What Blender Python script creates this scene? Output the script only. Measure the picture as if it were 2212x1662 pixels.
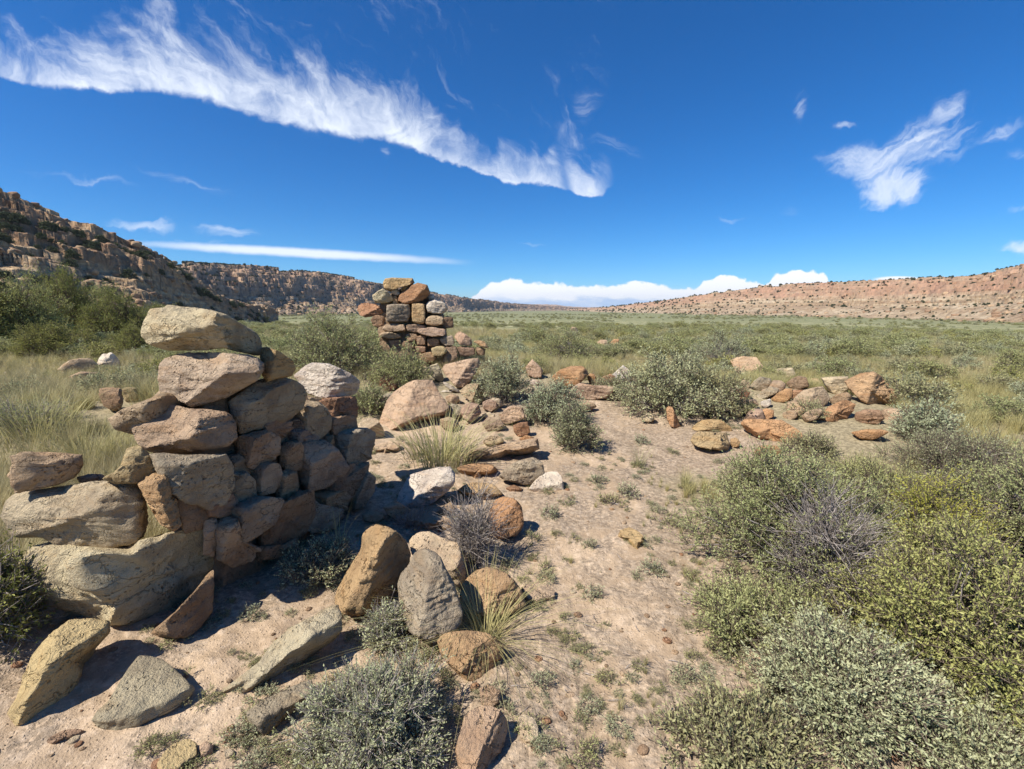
import bpy, bmesh, math, random
import numpy as np
from mathutils import Vector

# ------------------------------------------------------------------ camera, sky, sun, exposure
for o in list(bpy.data.objects): bpy.data.objects.remove(o)
sc = bpy.context.scene
COL = sc.collection
F = 1013.0                      # focal length in photo units (2212 x 1662)
PITCH = math.atan2(163.0, F)
CAMZ = 1.5
cd = bpy.data.cameras.new('camera'); cam = bpy.data.objects.new('camera', cd); COL.objects.link(cam)
cd.sensor_width = 36; cd.lens = 36*F/2212; cd.clip_start = 0.05; cd.clip_end = 20000
cam.location = (0, 0, CAMZ); cam.rotation_euler = (math.pi/2-PITCH, 0, 0)
sc.camera = cam

SUN_AZ = math.radians(-148); SUN_EL = math.radians(50)
S = Vector((math.cos(SUN_AZ)*math.cos(SUN_EL), math.sin(SUN_AZ)*math.cos(SUN_EL), math.sin(SUN_EL)))
sd = bpy.data.lights.new('sun', 'SUN'); sd.energy = 4.9; sd.angle = math.radians(0.5); sd.color = (1, .945, .855)
so = bpy.data.objects.new('sun', sd); COL.objects.link(so)
so.rotation_euler = (-S).to_track_quat('-Z', 'Y').to_euler()
sc.view_settings.view_transform = 'Standard'; sc.view_settings.look = 'None'
sc.view_settings.gamma = 1; sc.view_settings.exposure = 0.64

def ray(u, v):
    a = (u-1106)/F; b = -(v-831)/F; cp, sp = math.cos(PITCH), math.sin(PITCH)
    return np.array([a, b*sp+cp, b*cp-sp])
CAM = np.array([0, 0, CAMZ])
def at(u, v, D): return CAM + ray(u, v)*D

# world shader -------------------------------------------------------
W = bpy.data.worlds.new('World'); sc.world = W; W.use_nodes = True
nt = W.node_tree; nt.nodes.clear()
class NT:
    """tiny expression helper for node trees"""
    def __init__(s, nt): s.nt = nt
    def node(s, t, **k):
        n = s.nt.nodes.new(t)
        for a, b in k.items(): setattr(n, a, b)
        return n
    def put(s, sock, val):
        if isinstance(val, bpy.types.NodeSocket): s.nt.links.new(val, sock)
        elif val is not None: sock.default_value = val
    def m(s, op, a, b=None, c=None, clamp=False):
        n = s.node('ShaderNodeMath', operation=op, use_clamp=clamp)
        for i, q in enumerate((a, b, c)):
            if q is not None: s.put(n.inputs[i], q)
        return n.outputs[0]
    def add(s, a, b): return s.m('ADD', a, b)
    def sub(s, a, b): return s.m('SUBTRACT', a, b)
    def mul(s, a, b): return s.m('MULTIPLY', a, b)
    def ss(s, x, a, b, lo=0., hi=1.):
        n = s.node('ShaderNodeMapRange', interpolation_type='SMOOTHSTEP')
        for i, q in zip((0, 1, 2, 3, 4), (x, a, b, lo, hi)): s.put(n.inputs[i], q)
        return n.outputs[0]
    def xyz(s, x, y, z=0.):
        n = s.node('ShaderNodeCombineXYZ')
        for i, q in enumerate((x, y, z)): s.put(n.inputs[i], q)
        return n.outputs[0]
    def noise(s, vec, scale, detail=4, rough=.55, dist=0., out=0):
        n = s.node('ShaderNodeTexNoise')
        if vec is not None: s.put(n.inputs['Vector'], vec)
        n.inputs['Scale'].default_value = scale; n.inputs['Detail'].default_value = detail
        n.inputs['Roughness'].default_value = rough; n.inputs['Distortion'].default_value = dist
        return n.outputs[out]
    def voro(s, vec, scale, feature='F1', out=0, rnd=1.):
        n = s.node('ShaderNodeTexVoronoi', feature=feature)
        if vec is not None: s.put(n.inputs['Vector'], vec)
        n.inputs['Scale'].default_value = scale; n.inputs['Randomness'].default_value = rnd
        return n.outputs[out]
    def mix(s, f, a, b, blend='MIX'):
        n = s.node('ShaderNodeMix', data_type='RGBA', blend_type=blend)
        s.put(n.inputs[0], f)
        for i, q in ((6, a), (7, b)):
            s.put(n.inputs[i], q if isinstance(q, bpy.types.NodeSocket) else (*q[:3], 1))
        return n.outputs[2]
    def curve(s, x, pts, x0, x1, y0, y1):
        t = s.ss(x, x0, x1); t.node.interpolation_type = 'LINEAR'
        n = s.node('ShaderNodeFloatCurve'); c = n.mapping.curves[0]
        P = [((a-x0)/(x1-x0), (b-y0)/(y1-y0)) for a, b in pts]
        c.points[0].location = P[0]; c.points[1].location = P[-1]
        for p in P[1:-1]: c.points.new(*p)
        n.mapping.update(); s.put(n.inputs['Value'], t)
        return s.add(s.mul(n.outputs[0], y1-y0), y0)

def gno(u, v):
    r = ray(u, v); return (r[0]/r[1], r[2]/r[1])
h = NT(nt)
tc = h.node('ShaderNodeTexCoord'); sp = h.node('ShaderNodeSeparateXYZ'); nt.links.new(tc.outputs['Generated'], sp.inputs[0])
X, Y, Z = sp.outputs
Yc = h.m('MAXIMUM', Y, .05)
U = h.m('DIVIDE', X, Yc); V = h.m('DIVIDE', Z, Yc)
front = h.ss(Y, .06, .15)
sky = h.node('ShaderNodeTexSky', sky_type='NISHITA', sun_disc=False)
sky.sun_elevation = SUN_EL; sky.sun_rotation = math.radians(90)-SUN_AZ; sky.altitude = 1800
sky.air_density = 1.0; sky.dust_density = .25; sky.ozone_density = 2.2
hs = h.node('ShaderNodeHueSaturation'); hs.inputs['Saturation'].default_value = 1.28; hs.inputs['Hue'].default_value = .502
hs.inputs['Value'].default_value = 1.0
nt.links.new(sky.outputs[0], hs.inputs['Color'])
P0 = h.xyz(U, V)
def rot(u, v, deg, su, sv):
    c, s_ = math.cos(math.radians(deg)), math.sin(math.radians(deg))
    a = h.add(h.mul(u, c), h.mul(v, s_)); b = h.add(h.mul(u, -s_), h.mul(v, c))
    return h.xyz(h.mul(a, su), h.mul(b, sv))
# soft warp so that cloud outlines wander
wn = h.noise(h.xyz(h.mul(U, 1.0), h.mul(V, 1.0), 3.1), 5.0, 5, .6, 0, 1)
wsp = h.node('ShaderNodeSeparateXYZ'); nt.links.new(wn, wsp.inputs[0])
Uw = h.add(U, h.mul(h.sub(wsp.outputs[0], .5), .13)); Vw = h.add(V, h.mul(h.sub(wsp.outputs[1], .5), .13))
# main cirrus band: a dense lower spine, wisps combed upward from it
lo = [gno(*p) for p in ((-60,165),(0,172),(100,192),(200,203),(330,208),(430,224),(520,245),(600,266),(700,293),(800,308),(880,322),(950,345),(1060,380),(1120,405),(1180,405),(1230,415),(1260,430),(1320,405))]
hi = [gno(*p) for p in ((-60,90),(0,60),(100,30),(200,20),(300,5),(400,10),(500,35),(600,70),(650,105),(700,125),(760,130),(850,150),(900,175),(1000,215),(1100,250),(1180,250),(1250,315),(1320,345))]
L = h.curve(Uw, lo, lo[0][0], lo[-1][0], 0, .9); H = h.curve(Uw, hi, hi[0][0], hi[-1][0], 0, .9)
clump = h.noise(h.xyz(Uw, h.mul(Vw, .35), 2.), 5.2, 3, .6)
H = h.add(H, h.mul(h.sub(clump, .52), .34))
Vs = h.add(V, h.mul(h.sub(h.noise(P0, 9, 6, .65), .5), .05))
T = h.m('DIVIDE', h.sub(Vs, L), h.m('MAXIMUM', h.sub(H, L), .03))
streak = h.noise(rot(Uw, Vw, 122, 1.6, 6.5), 2.6, 6, .62, 1.1)
streak2 = h.noise(rot(Uw, Vw, 97, 3.0, 18.0), 2.2, 5, .6, 1.2)
mot = h.noise(rot(Uw, Vw, 140, 1.0, 2.2), 4.2, 7, .62, 1.6)
tex = h.add(h.add(h.mul(streak, .34), h.mul(streak2, .10)), h.mul(mot, .74))
prof = h.mul(h.ss(T, -.02, .10), h.m('POWER', h.m('MAXIMUM', h.sub(1.0, T), 0.), .85))
ends = h.mul(h.ss(U, gno(-30, 170)[0], gno(60, 170)[0], .35, 1), h.ss(U, gno(1330, 400)[0], gno(1270, 400)[0]))
gap = h.ss(h.m('ABSOLUTE', h.sub(h.add(U, h.mul(V, .25)), gno(1222, 395)[0]+.25*gno(1222, 395)[1])), 0., .02, .25, 1.)
c1 = h.ss(h.add(h.mul(prof, 1.0), h.mul(h.sub(tex, .60), 2.5)), .08, 1.30)
c1 = h.mul(h.mul(c1, ends), h.mul(gap, .93)); c1 = h.mul(c1, h.ss(T, -.06, .10))
def ell(u, v, a, b, deg, w=1., soft=1., uu=None, vv=None):
    """soft ellipse in sky coordinates: centre pixel, half axes in pixels, tilt"""
    cu, cv = gno(u, v); uu = uu or Uw; vv = vv or Vw
    c, s_ = math.cos(math.radians(deg)), math.sin(math.radians(deg))
    du = h.sub(uu, cu); dv = h.sub(vv, cv)
    x = h.mul(h.add(h.mul(du, c), h.mul(dv, s_)), F/a); y = h.mul(h.add(h.mul(du, -s_), h.mul(dv, c)), F/b)
    r = h.m('SQRT', h.add(h.mul(x, x), h.mul(y, y)))
    return h.mul(h.ss(r, 1., 1.-soft), w)
strR = h.noise(rot(Uw, Vw, 38, 2.4, 7.), 3.0, 7, .62, 1.0)
strF = h.noise(rot(Uw, Vw, -4, 1.2, 14.), 5.0, 5, .6, .2)
def soft_cloud(blobs, tx, k=1.6, th=.5):
    acc = None
    for b in blobs: acc = b if acc is None else h.m('MAXIMUM', acc, b)
    return h.mul(h.ss(h.add(acc, h.mul(h.mul(h.sub(tx, th), k), h.m('MINIMUM', h.mul(acc, 3), 1.))), .10, 1.25), h.m('MINIMUM', h.mul(acc, 3), 1.))
c2 = soft_cloud([ell(1945, 410, 115, 66, 12, 1.25), ell(1890, 360, 170, 52, 5, .8), ell(1985, 320, 210, 85, 46, .75), ell(2060, 300, 160, 60, 30, .5),
                 ell(2045, 225, 85, 40, 45, .85), ell(2130, 285, 130, 35, 12, .42), ell(2190, 330, 110, 28, -6, .42),
                 ell(1725, 230, 26, 55, 0, .48), ell(1818, 290, 34, 14, 0, .6), ell(2190, 545, 90, 24, 2, .9), ell(2190, 455, 60, 14, 15, .45)], strR, 2.6)
c3 = soft_cloud([ell(300, 488, 110, 20, -8, .9), ell(490, 503, 130, 20, -4, .85), ell(420, 530, 130, 16, -3, .6),
                 ell(400, 385, 230, 17, -10, .42), ell(180, 390, 230, 12, -8, .40), ell(1285, 235, 55, 60, -40, .42), ell(1340, 320, 110, 34, -8, .34),
                 ell(1240, 330, 40, 26, 0, .3), ell(1600, 468, 60, 8, 0, .45), ell(1715, 465, 40, 20, 0, .38), ell(1150, 528, 60, 8, -3, .35), ell(830, 315, 24, 26, 0, .42)], strF, 1.4)
Vl = h.add(V, h.mul(h.sub(h.noise(P0, 22, 4, .6), .5), .006))
c4 = h.mul(h.mul(ell(640, 546, 440, 13, -3.2, 1., .75, U, Vl), h.ss(U, gno(1050, 570)[0], gno(960, 560)[0])), .9)
# cumulus bank low over the valley
ct = [gno(*p) for p in ((985,660),(1025,632),(1060,606),(1100,598),(1140,605),(1200,607),(1260,612),(1320,612),(1390,606),(1450,617),(1500,620),(1520,600),(1560,590),(1620,602),(1650,606),(1680,586),(1730,580),(1770,584),(1790,600),(1800,640))]
CT = h.curve(U, ct, ct[0][0], ct[-1][0], -.02, .2)
bil = h.voro(h.xyz(h.mul(U, 1), h.mul(V, 1.3)), 26, 'SMOOTH_F1'); bil2 = h.noise(P0, 42, 5, .6)
e = h.sub(h.sub(CT, V), h.mul(h.add(h.mul(bil, .5), h.mul(h.sub(bil2, .5), 1.2)), .022))
c5 = h.mul(h.ss(e, -.0015, .004), h.mul(h.ss(U, ct[0][0], ct[1][0]), h.ss(U, ct[-1][0], ct[-2][0])))
c5b = h.mul(ell(1940, 604, 60, 8, 0, 1., .4, U, V), 1.)
c5 = h.m('MAXIMUM', c5, c5b)
band = h.ss(V, gno(1300, 668)[1], gno(1300, 622)[1])
cumcol = h.mix(h.ss(h.add(h.noise(h.xyz(h.mul(U, .6), h.mul(V, 2.2)), 16, 5, .6), h.mul(band, .42)), .52, .80), (.37, .50, .71), (.80, .80, .82))
ci = h.m('MINIMUM', h.m('MAXIMUM', h.m('MAXIMUM', h.mul(c1, 1.), h.mul(c2, .72)), h.m('MAXIMUM', h.mul(c3, .55), c4)), 1.)
ci = h.mul(ci, h.mul(front, h.ss(V, .0, .03)))
skc = h.mix(1., hs.outputs[0], (.068, .100, .120), 'MULTIPLY')
ssk = h.node('ShaderNodeSeparateColor'); nt.links.new(skc, ssk.inputs[0]); csk = h.node('ShaderNodeCombineColor')
h.put(csk.inputs[0], h.mul(h.m('POWER', ssk.outputs[0], 1.27), .72)); h.put(csk.inputs[1], h.mul(ssk.outputs[1], .67)); h.put(csk.inputs[2], h.mul(ssk.outputs[2], .765))
skc = csk.outputs[0]
c = h.mix(ci, skc, (.655, .70, .77))
c = h.mix(h.mul(h.mul(c5, front), .96), c, cumcol)
bg = h.node('ShaderNodeBackground'); nt.links.new(c, bg.inputs[0]); bg.inputs[1].default_value = 1.0
ow = h.node('ShaderNodeOutputWorld'); nt.links.new(bg.outputs[0], ow.inputs[0])

# ------------------------------------------------------------------ numpy noise
def _hash(ix, iy, iz, seed):
    n = (ix.astype(np.int64)*374761393 + iy.astype(np.int64)*668265263 + iz.astype(np.int64)*2147483647 + seed*1274126177) & 0xFFFFFFFF
    n = ((n ^ (n >> 13))*1274126177) & 0xFFFFFFFF
    n = ((n ^ (n >> 16))*2246822519) & 0xFFFFFFFF
    return ((n ^ (n >> 15)) & 0xFFFFFF)/float(0xFFFFFF)
def vnoise(P, seed=0):
    P = np.asarray(P, float); i = np.floor(P).astype(np.int64); f = P-i; f = f*f*f*(f*(f*6-15)+10)
    out = 0
    for dx in (0, 1):
        for dy in (0, 1):
            for dz in (0, 1):
                w = (f[:, 0] if dx else 1-f[:, 0])*(f[:, 1] if dy else 1-f[:, 1])*(f[:, 2] if dz else 1-f[:, 2])
                out = out + w*_hash(i[:, 0]+dx, i[:, 1]+dy, i[:, 2]+dz, seed)
    return out*2-1
def fbm(P, octv=4, seed=0, gain=.5):
    s = 0; a = 1.; t = 0
    for k in range(octv):
        s = s + a*vnoise(P*(2.03**k)+k*17.3, seed+k); t += a; a *= gain
    return s/t
def sstep(x, a, b):
    t = np.clip((x-a)/(b-a), 0, 1); return t*t*(3-2*t)

# ------------------------------------------------------------------ object helpers
def mesh_from(name, V, Fs, mat=None, attrs=None, smooth=False):
    V = np.ascontiguousarray(V, dtype=np.float32); Fs = np.ascontiguousarray(Fs, dtype=np.int32)
    me = bpy.data.meshes.new(name); n, k = Fs.shape
    me.vertices.add(len(V)); me.vertices.foreach_set('co', V.ravel())
    me.loops.add(n*k); me.loops.foreach_set('vertex_index', Fs.ravel())
    me.polygons.add(n); me.polygons.foreach_set('loop_start', np.arange(n, dtype=np.int32)*k)
    try: me.polygons.foreach_set('loop_total', np.full(n, k, dtype=np.int32))
    except Exception: pass
    if smooth: me.polygons.foreach_set('use_smooth', np.ones(n, dtype=bool))
    for a, val in (attrs or {}).items():
        at_ = me.attributes.new(a, 'FLOAT', 'POINT'); at_.data.foreach_set('value', np.asarray(val, dtype=np.float32))
    me.update(calc_edges=True)
    if mat: me.materials.append(mat)
    return me
def link(name, data, parent=None, loc=None):
    o = bpy.data.objects.new(name, data); COL.objects.link(o)
    if parent: o.parent = parent
    if loc is not None: o.location = loc
    return o
def tag(o, label=None, cat=None, group=None, kind=None):
    if label: o['label'] = label
    if cat: o['category'] = cat
    if group: o['group'] = group
    if kind: o['kind'] = kind
    return o
def empty(name, loc, label, cat, group=None):
    o = bpy.data.objects.new(name, None); COL.objects.link(o); o.location = loc; o.empty_display_size = .1
    return tag(o, label, cat, group)
def copy_tree(o, parent=None):
    c_ = o.copy(); COL.objects.link(c_)
    if parent: c_.parent = parent
    for ch in list(o.children): copy_tree(ch, c_)
    return c_

# ------------------------------------------------------------------ materials
def newmat(name):
    m = bpy.data.materials.new(name); m.use_nodes = True; m.node_tree.nodes.clear()
    return m, NT(m.node_tree)
def finish(h_, col, rough=.9, bump=None, bstr=1., bdist=.01, transl=None, spec=.3):
    b = h_.node('ShaderNodeBsdfPrincipled'); h_.put(b.inputs['Base Color'], col); h_.put(b.inputs['Roughness'], rough)
    b.inputs['Specular IOR Level'].default_value = spec
    if bump is not None:
        bn = h_.node('ShaderNodeBump'); bn.inputs['Strength'].default_value = bstr; bn.inputs['Distance'].default_value = bdist
        h_.put(bn.inputs['Height'], bump); h_.put(b.inputs['Normal'], bn.outputs[0])
    out = h_.node('ShaderNodeOutputMaterial'); sh = b.outputs[0]
    if transl:
        t = h_.node('ShaderNodeBsdfTranslucent'); h_.put(t.inputs[0], col)
        mx = h_.node('ShaderNodeMixShader'); mx.inputs[0].default_value = transl
        h_.put(mx.inputs[1], sh); h_.put(mx.inputs[2], t.outputs[0]); sh = mx.outputs[0]
    h_.put(out.inputs[0], sh)

def sandstone(name, sc_=1., mud=False, fixed=None):
    m, k = newmat(name)
    tc = k.node('ShaderNodeTexCoord'); oi = k.node('ShaderNodeObjectInfo')
    off = k.node('ShaderNodeVectorMath', operation='SCALE'); k.put(off.inputs[0], k.xyz(3.1, 7.7, 5.3)); k.put(off.inputs['Scale'], k.mul(oi.outputs['Random'], 20.))
    va = k.node('ShaderNodeVectorMath', operation='ADD'); k.put(va.inputs[0], tc.outputs['Object']); k.put(va.inputs[1], off.outputs[0])
    p = va.outputs[0]
    sx = k.node('ShaderNodeSeparateXYZ'); k.put(sx.inputs[0], p)
    strv = k.xyz(k.mul(sx.outputs[0], 1.3), k.mul(sx.outputs[1], 1.3), k.mul(sx.outputs[2], 6.5))
    base = oi.outputs['Color'] if fixed is None else k.mix(0., fixed, fixed)
    big = k.noise(p, 5*sc_, 5, .6, .3); mid = k.noise(p, 19*sc_, 6, .65); fine = k.noise(p, 120*sc_, 4, .7)
    st = k.noise(strv, 3.2*sc_, 5, .6, .4)
    c = k.mix(k.ss(big, .34, .60), k.mix(1., base, (.80, .75, .70), 'MULTIPLY'), k.mix(1., base, (1.2, 1.17, 1.08), 'MULTIPLY'))
    c = k.mix(k.mul(k.ss(st, .50, .66), .45), c, k.mix(1., base, (1.0, .80, .58), 'MULTIPLY'))
    c = k.mix(k.mul(k.ss(mid, .55, .72), .5), c, k.mix(1., base, (1.25, 1.22, 1.18), 'MULTIPLY'))
    # grey lichen and weathering crust
    lic = k.mul(k.ss(k.noise(p, 9*sc_, 6, .7, .5), .56, .66), .55)
    c = k.mix(lic, c, k.mix(1., base, (.60, .62, .62), 'MULTIPLY'))
    # dark pits
    pv = k.voro(p, 46*sc_, 'F1'); pit = k.mul(k.ss(pv, .30, .10), k.ss(k.noise(p, 6*sc_, 3, .5), .47, .60))
    c = k.mix(k.mul(pit, .55), c, k.mix(1., base, (.35, .30, .27), 'MULTIPLY'))
    c = k.mix(k.mul(k.ss(fine, .40, .62), .22), k.mix(1., c, (.80, .78, .76), 'MULTIPLY'), k.mix(1., c, (1.12, 1.12, 1.12), 'MULTIPLY'))
    # hairline cracks
    wv = k.node('ShaderNodeVectorMath', operation='ADD'); k.put(wv.inputs[0], strv if not mud else p)
    k.put(wv.inputs[1], k.noise(p, 6*sc_, 4, .6, 0, 1))
    cr = k.voro(wv.outputs[0], 1.7*sc_, 'DISTANCE_TO_EDGE')
    crack = k.mul(k.ss(cr, .022, .004), k.ss(big, .44, .56))
    c = k.mix(k.mul(crack, .45), c, k.mix(1., base, (.28, .24, .2), 'MULTIPLY'))
    hgt = k.add(k.add(k.mul(mid, 1.5), k.mul(fine, .5)), k.add(k.mul(st, .55), k.mul(big, 1.0)))
    hgt = k.sub(k.sub(hgt, k.mul(pit, .55)), k.mul(crack, .5))
    finish(k, c, .92, hgt, 1., .030/sc_, spec=.12)
    return m
M_ROCK = sandstone('sandstone'); M_FARROCK = sandstone('sandstone_distant_blocks', .25)
M_MUD = sandstone('mud_mortar', 1.6, True)

def leafmat(name, ca, cb, cc=None, transl=.28):
    m, k = newmat(name); a = k.node('ShaderNodeAttribute', attribute_name='rnd'); oi = k.node('ShaderNodeObjectInfo')
    tcn = k.node('ShaderNodeTexCoord'); n = k.noise(tcn.outputs['Object'], 5., 3, .6)
    c = k.mix(k.ss(a.outputs['Fac'], 0., 1.), ca, cb)
    c = k.mix(k.ss(n, .42, .62), c, cc or cb)
    c = k.mix(k.mul(oi.outputs['Random'], .35), c, k.mix(1., c, (1.25, 1.05, .8), 'MULTIPLY'))
    finish(k, c, .7, transl=transl, spec=.2)
    return m
M_SAGE = leafmat('sagebrush_leaf', (0.220, 0.232, 0.119), (0.452, 0.452, 0.254), (0.348, 0.356, 0.189))
M_GREEN = leafmat('saltbush_leaf', (0.232, 0.260, 0.103), (0.510, 0.520, 0.254), (0.371, 0.395, 0.173))
M_YELLOW = leafmat('rabbitbrush_leaf', (0.220, 0.237, 0.081), (0.534, 0.525, 0.205), (0.383, 0.395, 0.135))
M_GOLD = leafmat('yellowing_leaf', (0.255, 0.260, 0.054), (0.487, 0.452, 0.108), (0.383, 0.362, 0.065))
M_DKGREEN = leafmat('tamarisk_leaf', (0.128, 0.153, 0.038), (0.371, 0.379, 0.119), (0.255, 0.271, 0.076))
M_JUN = leafmat('juniper_leaf', (.035, .05, .02), (.085, .11, .045), (.055, .075, .03), .1)
M_SAGEBLUE = leafmat('blue_grey_leaf', (0.278, 0.311, 0.178), (0.580, 0.600, 0.378), (0.429, 0.463, 0.270))
M_GRASS = leafmat('green_grass_blade', (0.267, 0.254, 0.108), (0.534, 0.486, 0.238), (0.418, 0.384, 0.184), .3)
M_DRY = leafmat('dry_grass_blade', (.31, .27, .14), (.54, .48, .29), (.42, .39, .21), .3)
def barkmat(name, ca, cb):
    m, k = newmat(name); tcn = k.node('ShaderNodeTexCoord'); n = k.noise(tcn.outputs['Object'], 40, 4, .6)
    finish(k, k.mix(k.ss(n, .35, .65), ca, cb), .9, n, .5, .004, spec=.1); return m
M_TWIG = barkmat('weathered_grey_twig', (.16, .13, .11), (.42, .37, .33))
M_BARK = barkmat('brown_bark', (.10, .075, .055), (.22, .17, .13))
# ------------------------------------------------------------------ terrain
def gz_smooth(x, y):
    x = np.asarray(x, float); y = np.asarray(y, float)
    r = np.hypot(x, y-5)
    z = -5.0*sstep(r, 14, 190)
    g = lambda cx, cy, s, a: a*np.exp(-((x-cx)**2+(y-cy)**2)/(s*s))
    z = z + g(4.1, 6.1, 1.5, .16) + g(-1.6, 9.5, 3.6, .42) + g(3.6, 7.0, 2.6, .22) + g(.2, 7.2, 2.6, .16) + g(-5.5, 6, 3.5, .22)
    z = z + g(-2.3, 1.6, .9, .10)
    return z
def gz(x, y, fine=True):
    x = np.atleast_1d(np.asarray(x, float)); y = np.atleast_1d(np.asarray(y, float))
    z = gz_smooth(x, y); r = np.hypot(x, y)
    P = np.stack([x, y, x*0], 1)
    z = z + .05*fbm(P*.55, 3, 5)*sstep(r, .8, 4) + .35*fbm(P*.045, 3, 9)*sstep(r, 18, 60)
    if fine:
        w = 1-sstep(r, 6, 16)
        z = z + w*(.020*fbm(P*4.2, 4, 11) + .012*np.abs(fbm(P*15., 3, 13)))
        ru = np.sin((x*.86+y*.5)*26+3*fbm(P*1.3, 2, 21))
        z = z + w*.0035*ru
    return z
def ghit(u, v, dmax=60.):
    """photo pixel -> point on the terrain and its axis depth"""
    r = ray(u, v); D = np.concatenate([np.arange(.8, 14, .01), np.arange(14, dmax, .05)])
    P = CAM[None]+r[None]*D[:, None]
    below = P[:, 2] < gz(P[:, 0], P[:, 1], False)
    i = int(np.argmax(below)) if below.any() else len(D)-1
    return P[i], D[i]

def bareness(x, y):
    """1 on the trodden bare soil between the ruins, 0 in the scrub"""
    x = np.asarray(x, float); y = np.asarray(y, float)
    P = np.stack([x, y, x*0], 1)
    w = .45*fbm(P*.9, 3, 31)
    e1 = ((x+.25)/1.75)**2 + ((y-2.6)/3.6)**2
    e2 = ((x+1.9)/1.3)**2 + ((y-1.0)/1.1)**2
    e3 = ((x-1.6)/1.5)**2 + ((y-5.1)/1.3)**2
    e = np.minimum(np.minimum(e1, e2), e3)+w
    return 1-sstep(e, .75, 1.35)

def build_ground():
    a_f = np.arange(-66, 66.01, .21); a_b = np.arange(66+4, 360-66, 4.)
    ang = np.radians(np.concatenate([a_f, a_b]))
    rr = [.12]
    while rr[-1] < 5600: rr.append(rr[-1]*(1.0085 if .9 < rr[-1] < 16 else 1.02 if rr[-1] < 400 else 1.08))
    rr = np.array(rr); na, nr = len(ang), len(rr)
    A, R = np.meshgrid(ang, rr, indexing='ij')
    x = (np.sin(A)*R).ravel(); y = (np.cos(A)*R).ravel(); z = gz(x, y)
    V = np.stack([x, y, z], 1)
    V = np.vstack([V, [[0, 0, float(gz([0.], [0.])[0])]]])
    i = np.arange(na); j = np.arange(nr-1); I, J = np.meshgrid(i, j, indexing='ij'); I2 = (I+1) % na
    Q = np.stack([I*nr+J, I*nr+J+1, I2*nr+J+1, I2*nr+J], -1).reshape(-1, 4)[:, ::-1]
    # centre fan closed with quads degenerate-free: use triangles as a tiny separate strip
    m, k = newmat('desert_soil')
    geo = k.node('ShaderNodeNewGeometry'); p = geo.outputs['Position']
    at1 = k.node('ShaderNodeAttribute', attribute_name='bare').outputs['Fac']
    n1 = k.noise(p, .9, 5, .6); n2 = k.noise(p, 4.5, 6, .65); n3 = k.noise(p, 28, 5, .7); n4 = k.noise(p, 110, 3, .7)
    sand = k.mix(k.ss(n2, .36, .64), (.35, .255, .165), (.54, .405, .275))
    sand = k.mix(k.mul(k.ss(n3, .5, .68), .6), sand, (.62, .485, .35))
    sand = k.mix(k.mul(k.ss(n1, .55, .7), .55), sand, (.42, .285, .185))
    lit = k.mix(k.ss(n3, .4, .62), (.17, .13, .09), (.35, .275, .20))
    sx_ = k.node('ShaderNodeSeparateXYZ'); k.put(sx_.inputs[0], p)
    litm = k.mul(k.ss(k.add(k.add(n2, k.mul(k.sub(n1, .5), 1.1)), k.mul(k.ss(k.add(sx_.outputs[0], k.mul(k.sub(n1, .5), 3.)), .1, 1.1), .12)), .41, .55), k.ss(k.noise(p, 45, 4, .7), .34, .54))
    c = k.mix(k.mul(litm, .8), sand, lit)
    peb = k.voro(p, 55); c = k.mix(k.mul(k.ss(peb, .22, .12), k.mul(k.ss(n2, .5, .6), .5)), c, (.55, .44, .34))
    veg = k.mix(k.ss(n3, .35, .65), (.20, .165, .10), (.40, .33, .205))
    far = k.mix(k.ss(k.noise(p, .16, 5, .7), .4, .62), (.22, .215, .11), (.42, .38, .22))
    far = k.mix(k.ss(k.noise(p, .9, 5, .7), .44, .62), far, (.13, .145, .065))
    sp_ = k.node('ShaderNodeSeparateXYZ'); k.put(sp_.inputs[0], p)
    d = k.m('SQRT', k.add(k.mul(sp_.outputs[0], sp_.outputs[0]), k.mul(sp_.outputs[1], sp_.outputs[1])))
    far = k.mix(k.mul(k.ss(d, 220, 320), .55), far, (.17, .18, .09))
    veg = k.mix(k.ss(d, 15, 55), veg, far)
    c = k.mix(at1, veg, c)
    hgt = k.add(k.add(k.mul(n3, .7), k.mul(n4, .35)), k.add(k.mul(n2, 1.2), k.mul(k.ss(peb, .3, .1), .25)))
    finish(k, c, .95, hgt, .75, .02, spec=.1)
    bare = np.concatenate([bareness(x, y), [1]])
    me = mesh_from('ground', V, Q, m, {'bare': bare}, smooth=True)
    o = link('ground', me); tag(o, 'pinkish tan desert soil and scrub floor of the valley', None, None, 'structure')
    # small lid under the tripod point
    t = 24; ringi = np.linspace(0, na, t, endpoint=False).astype(int)
    return o
build_ground()

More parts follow.
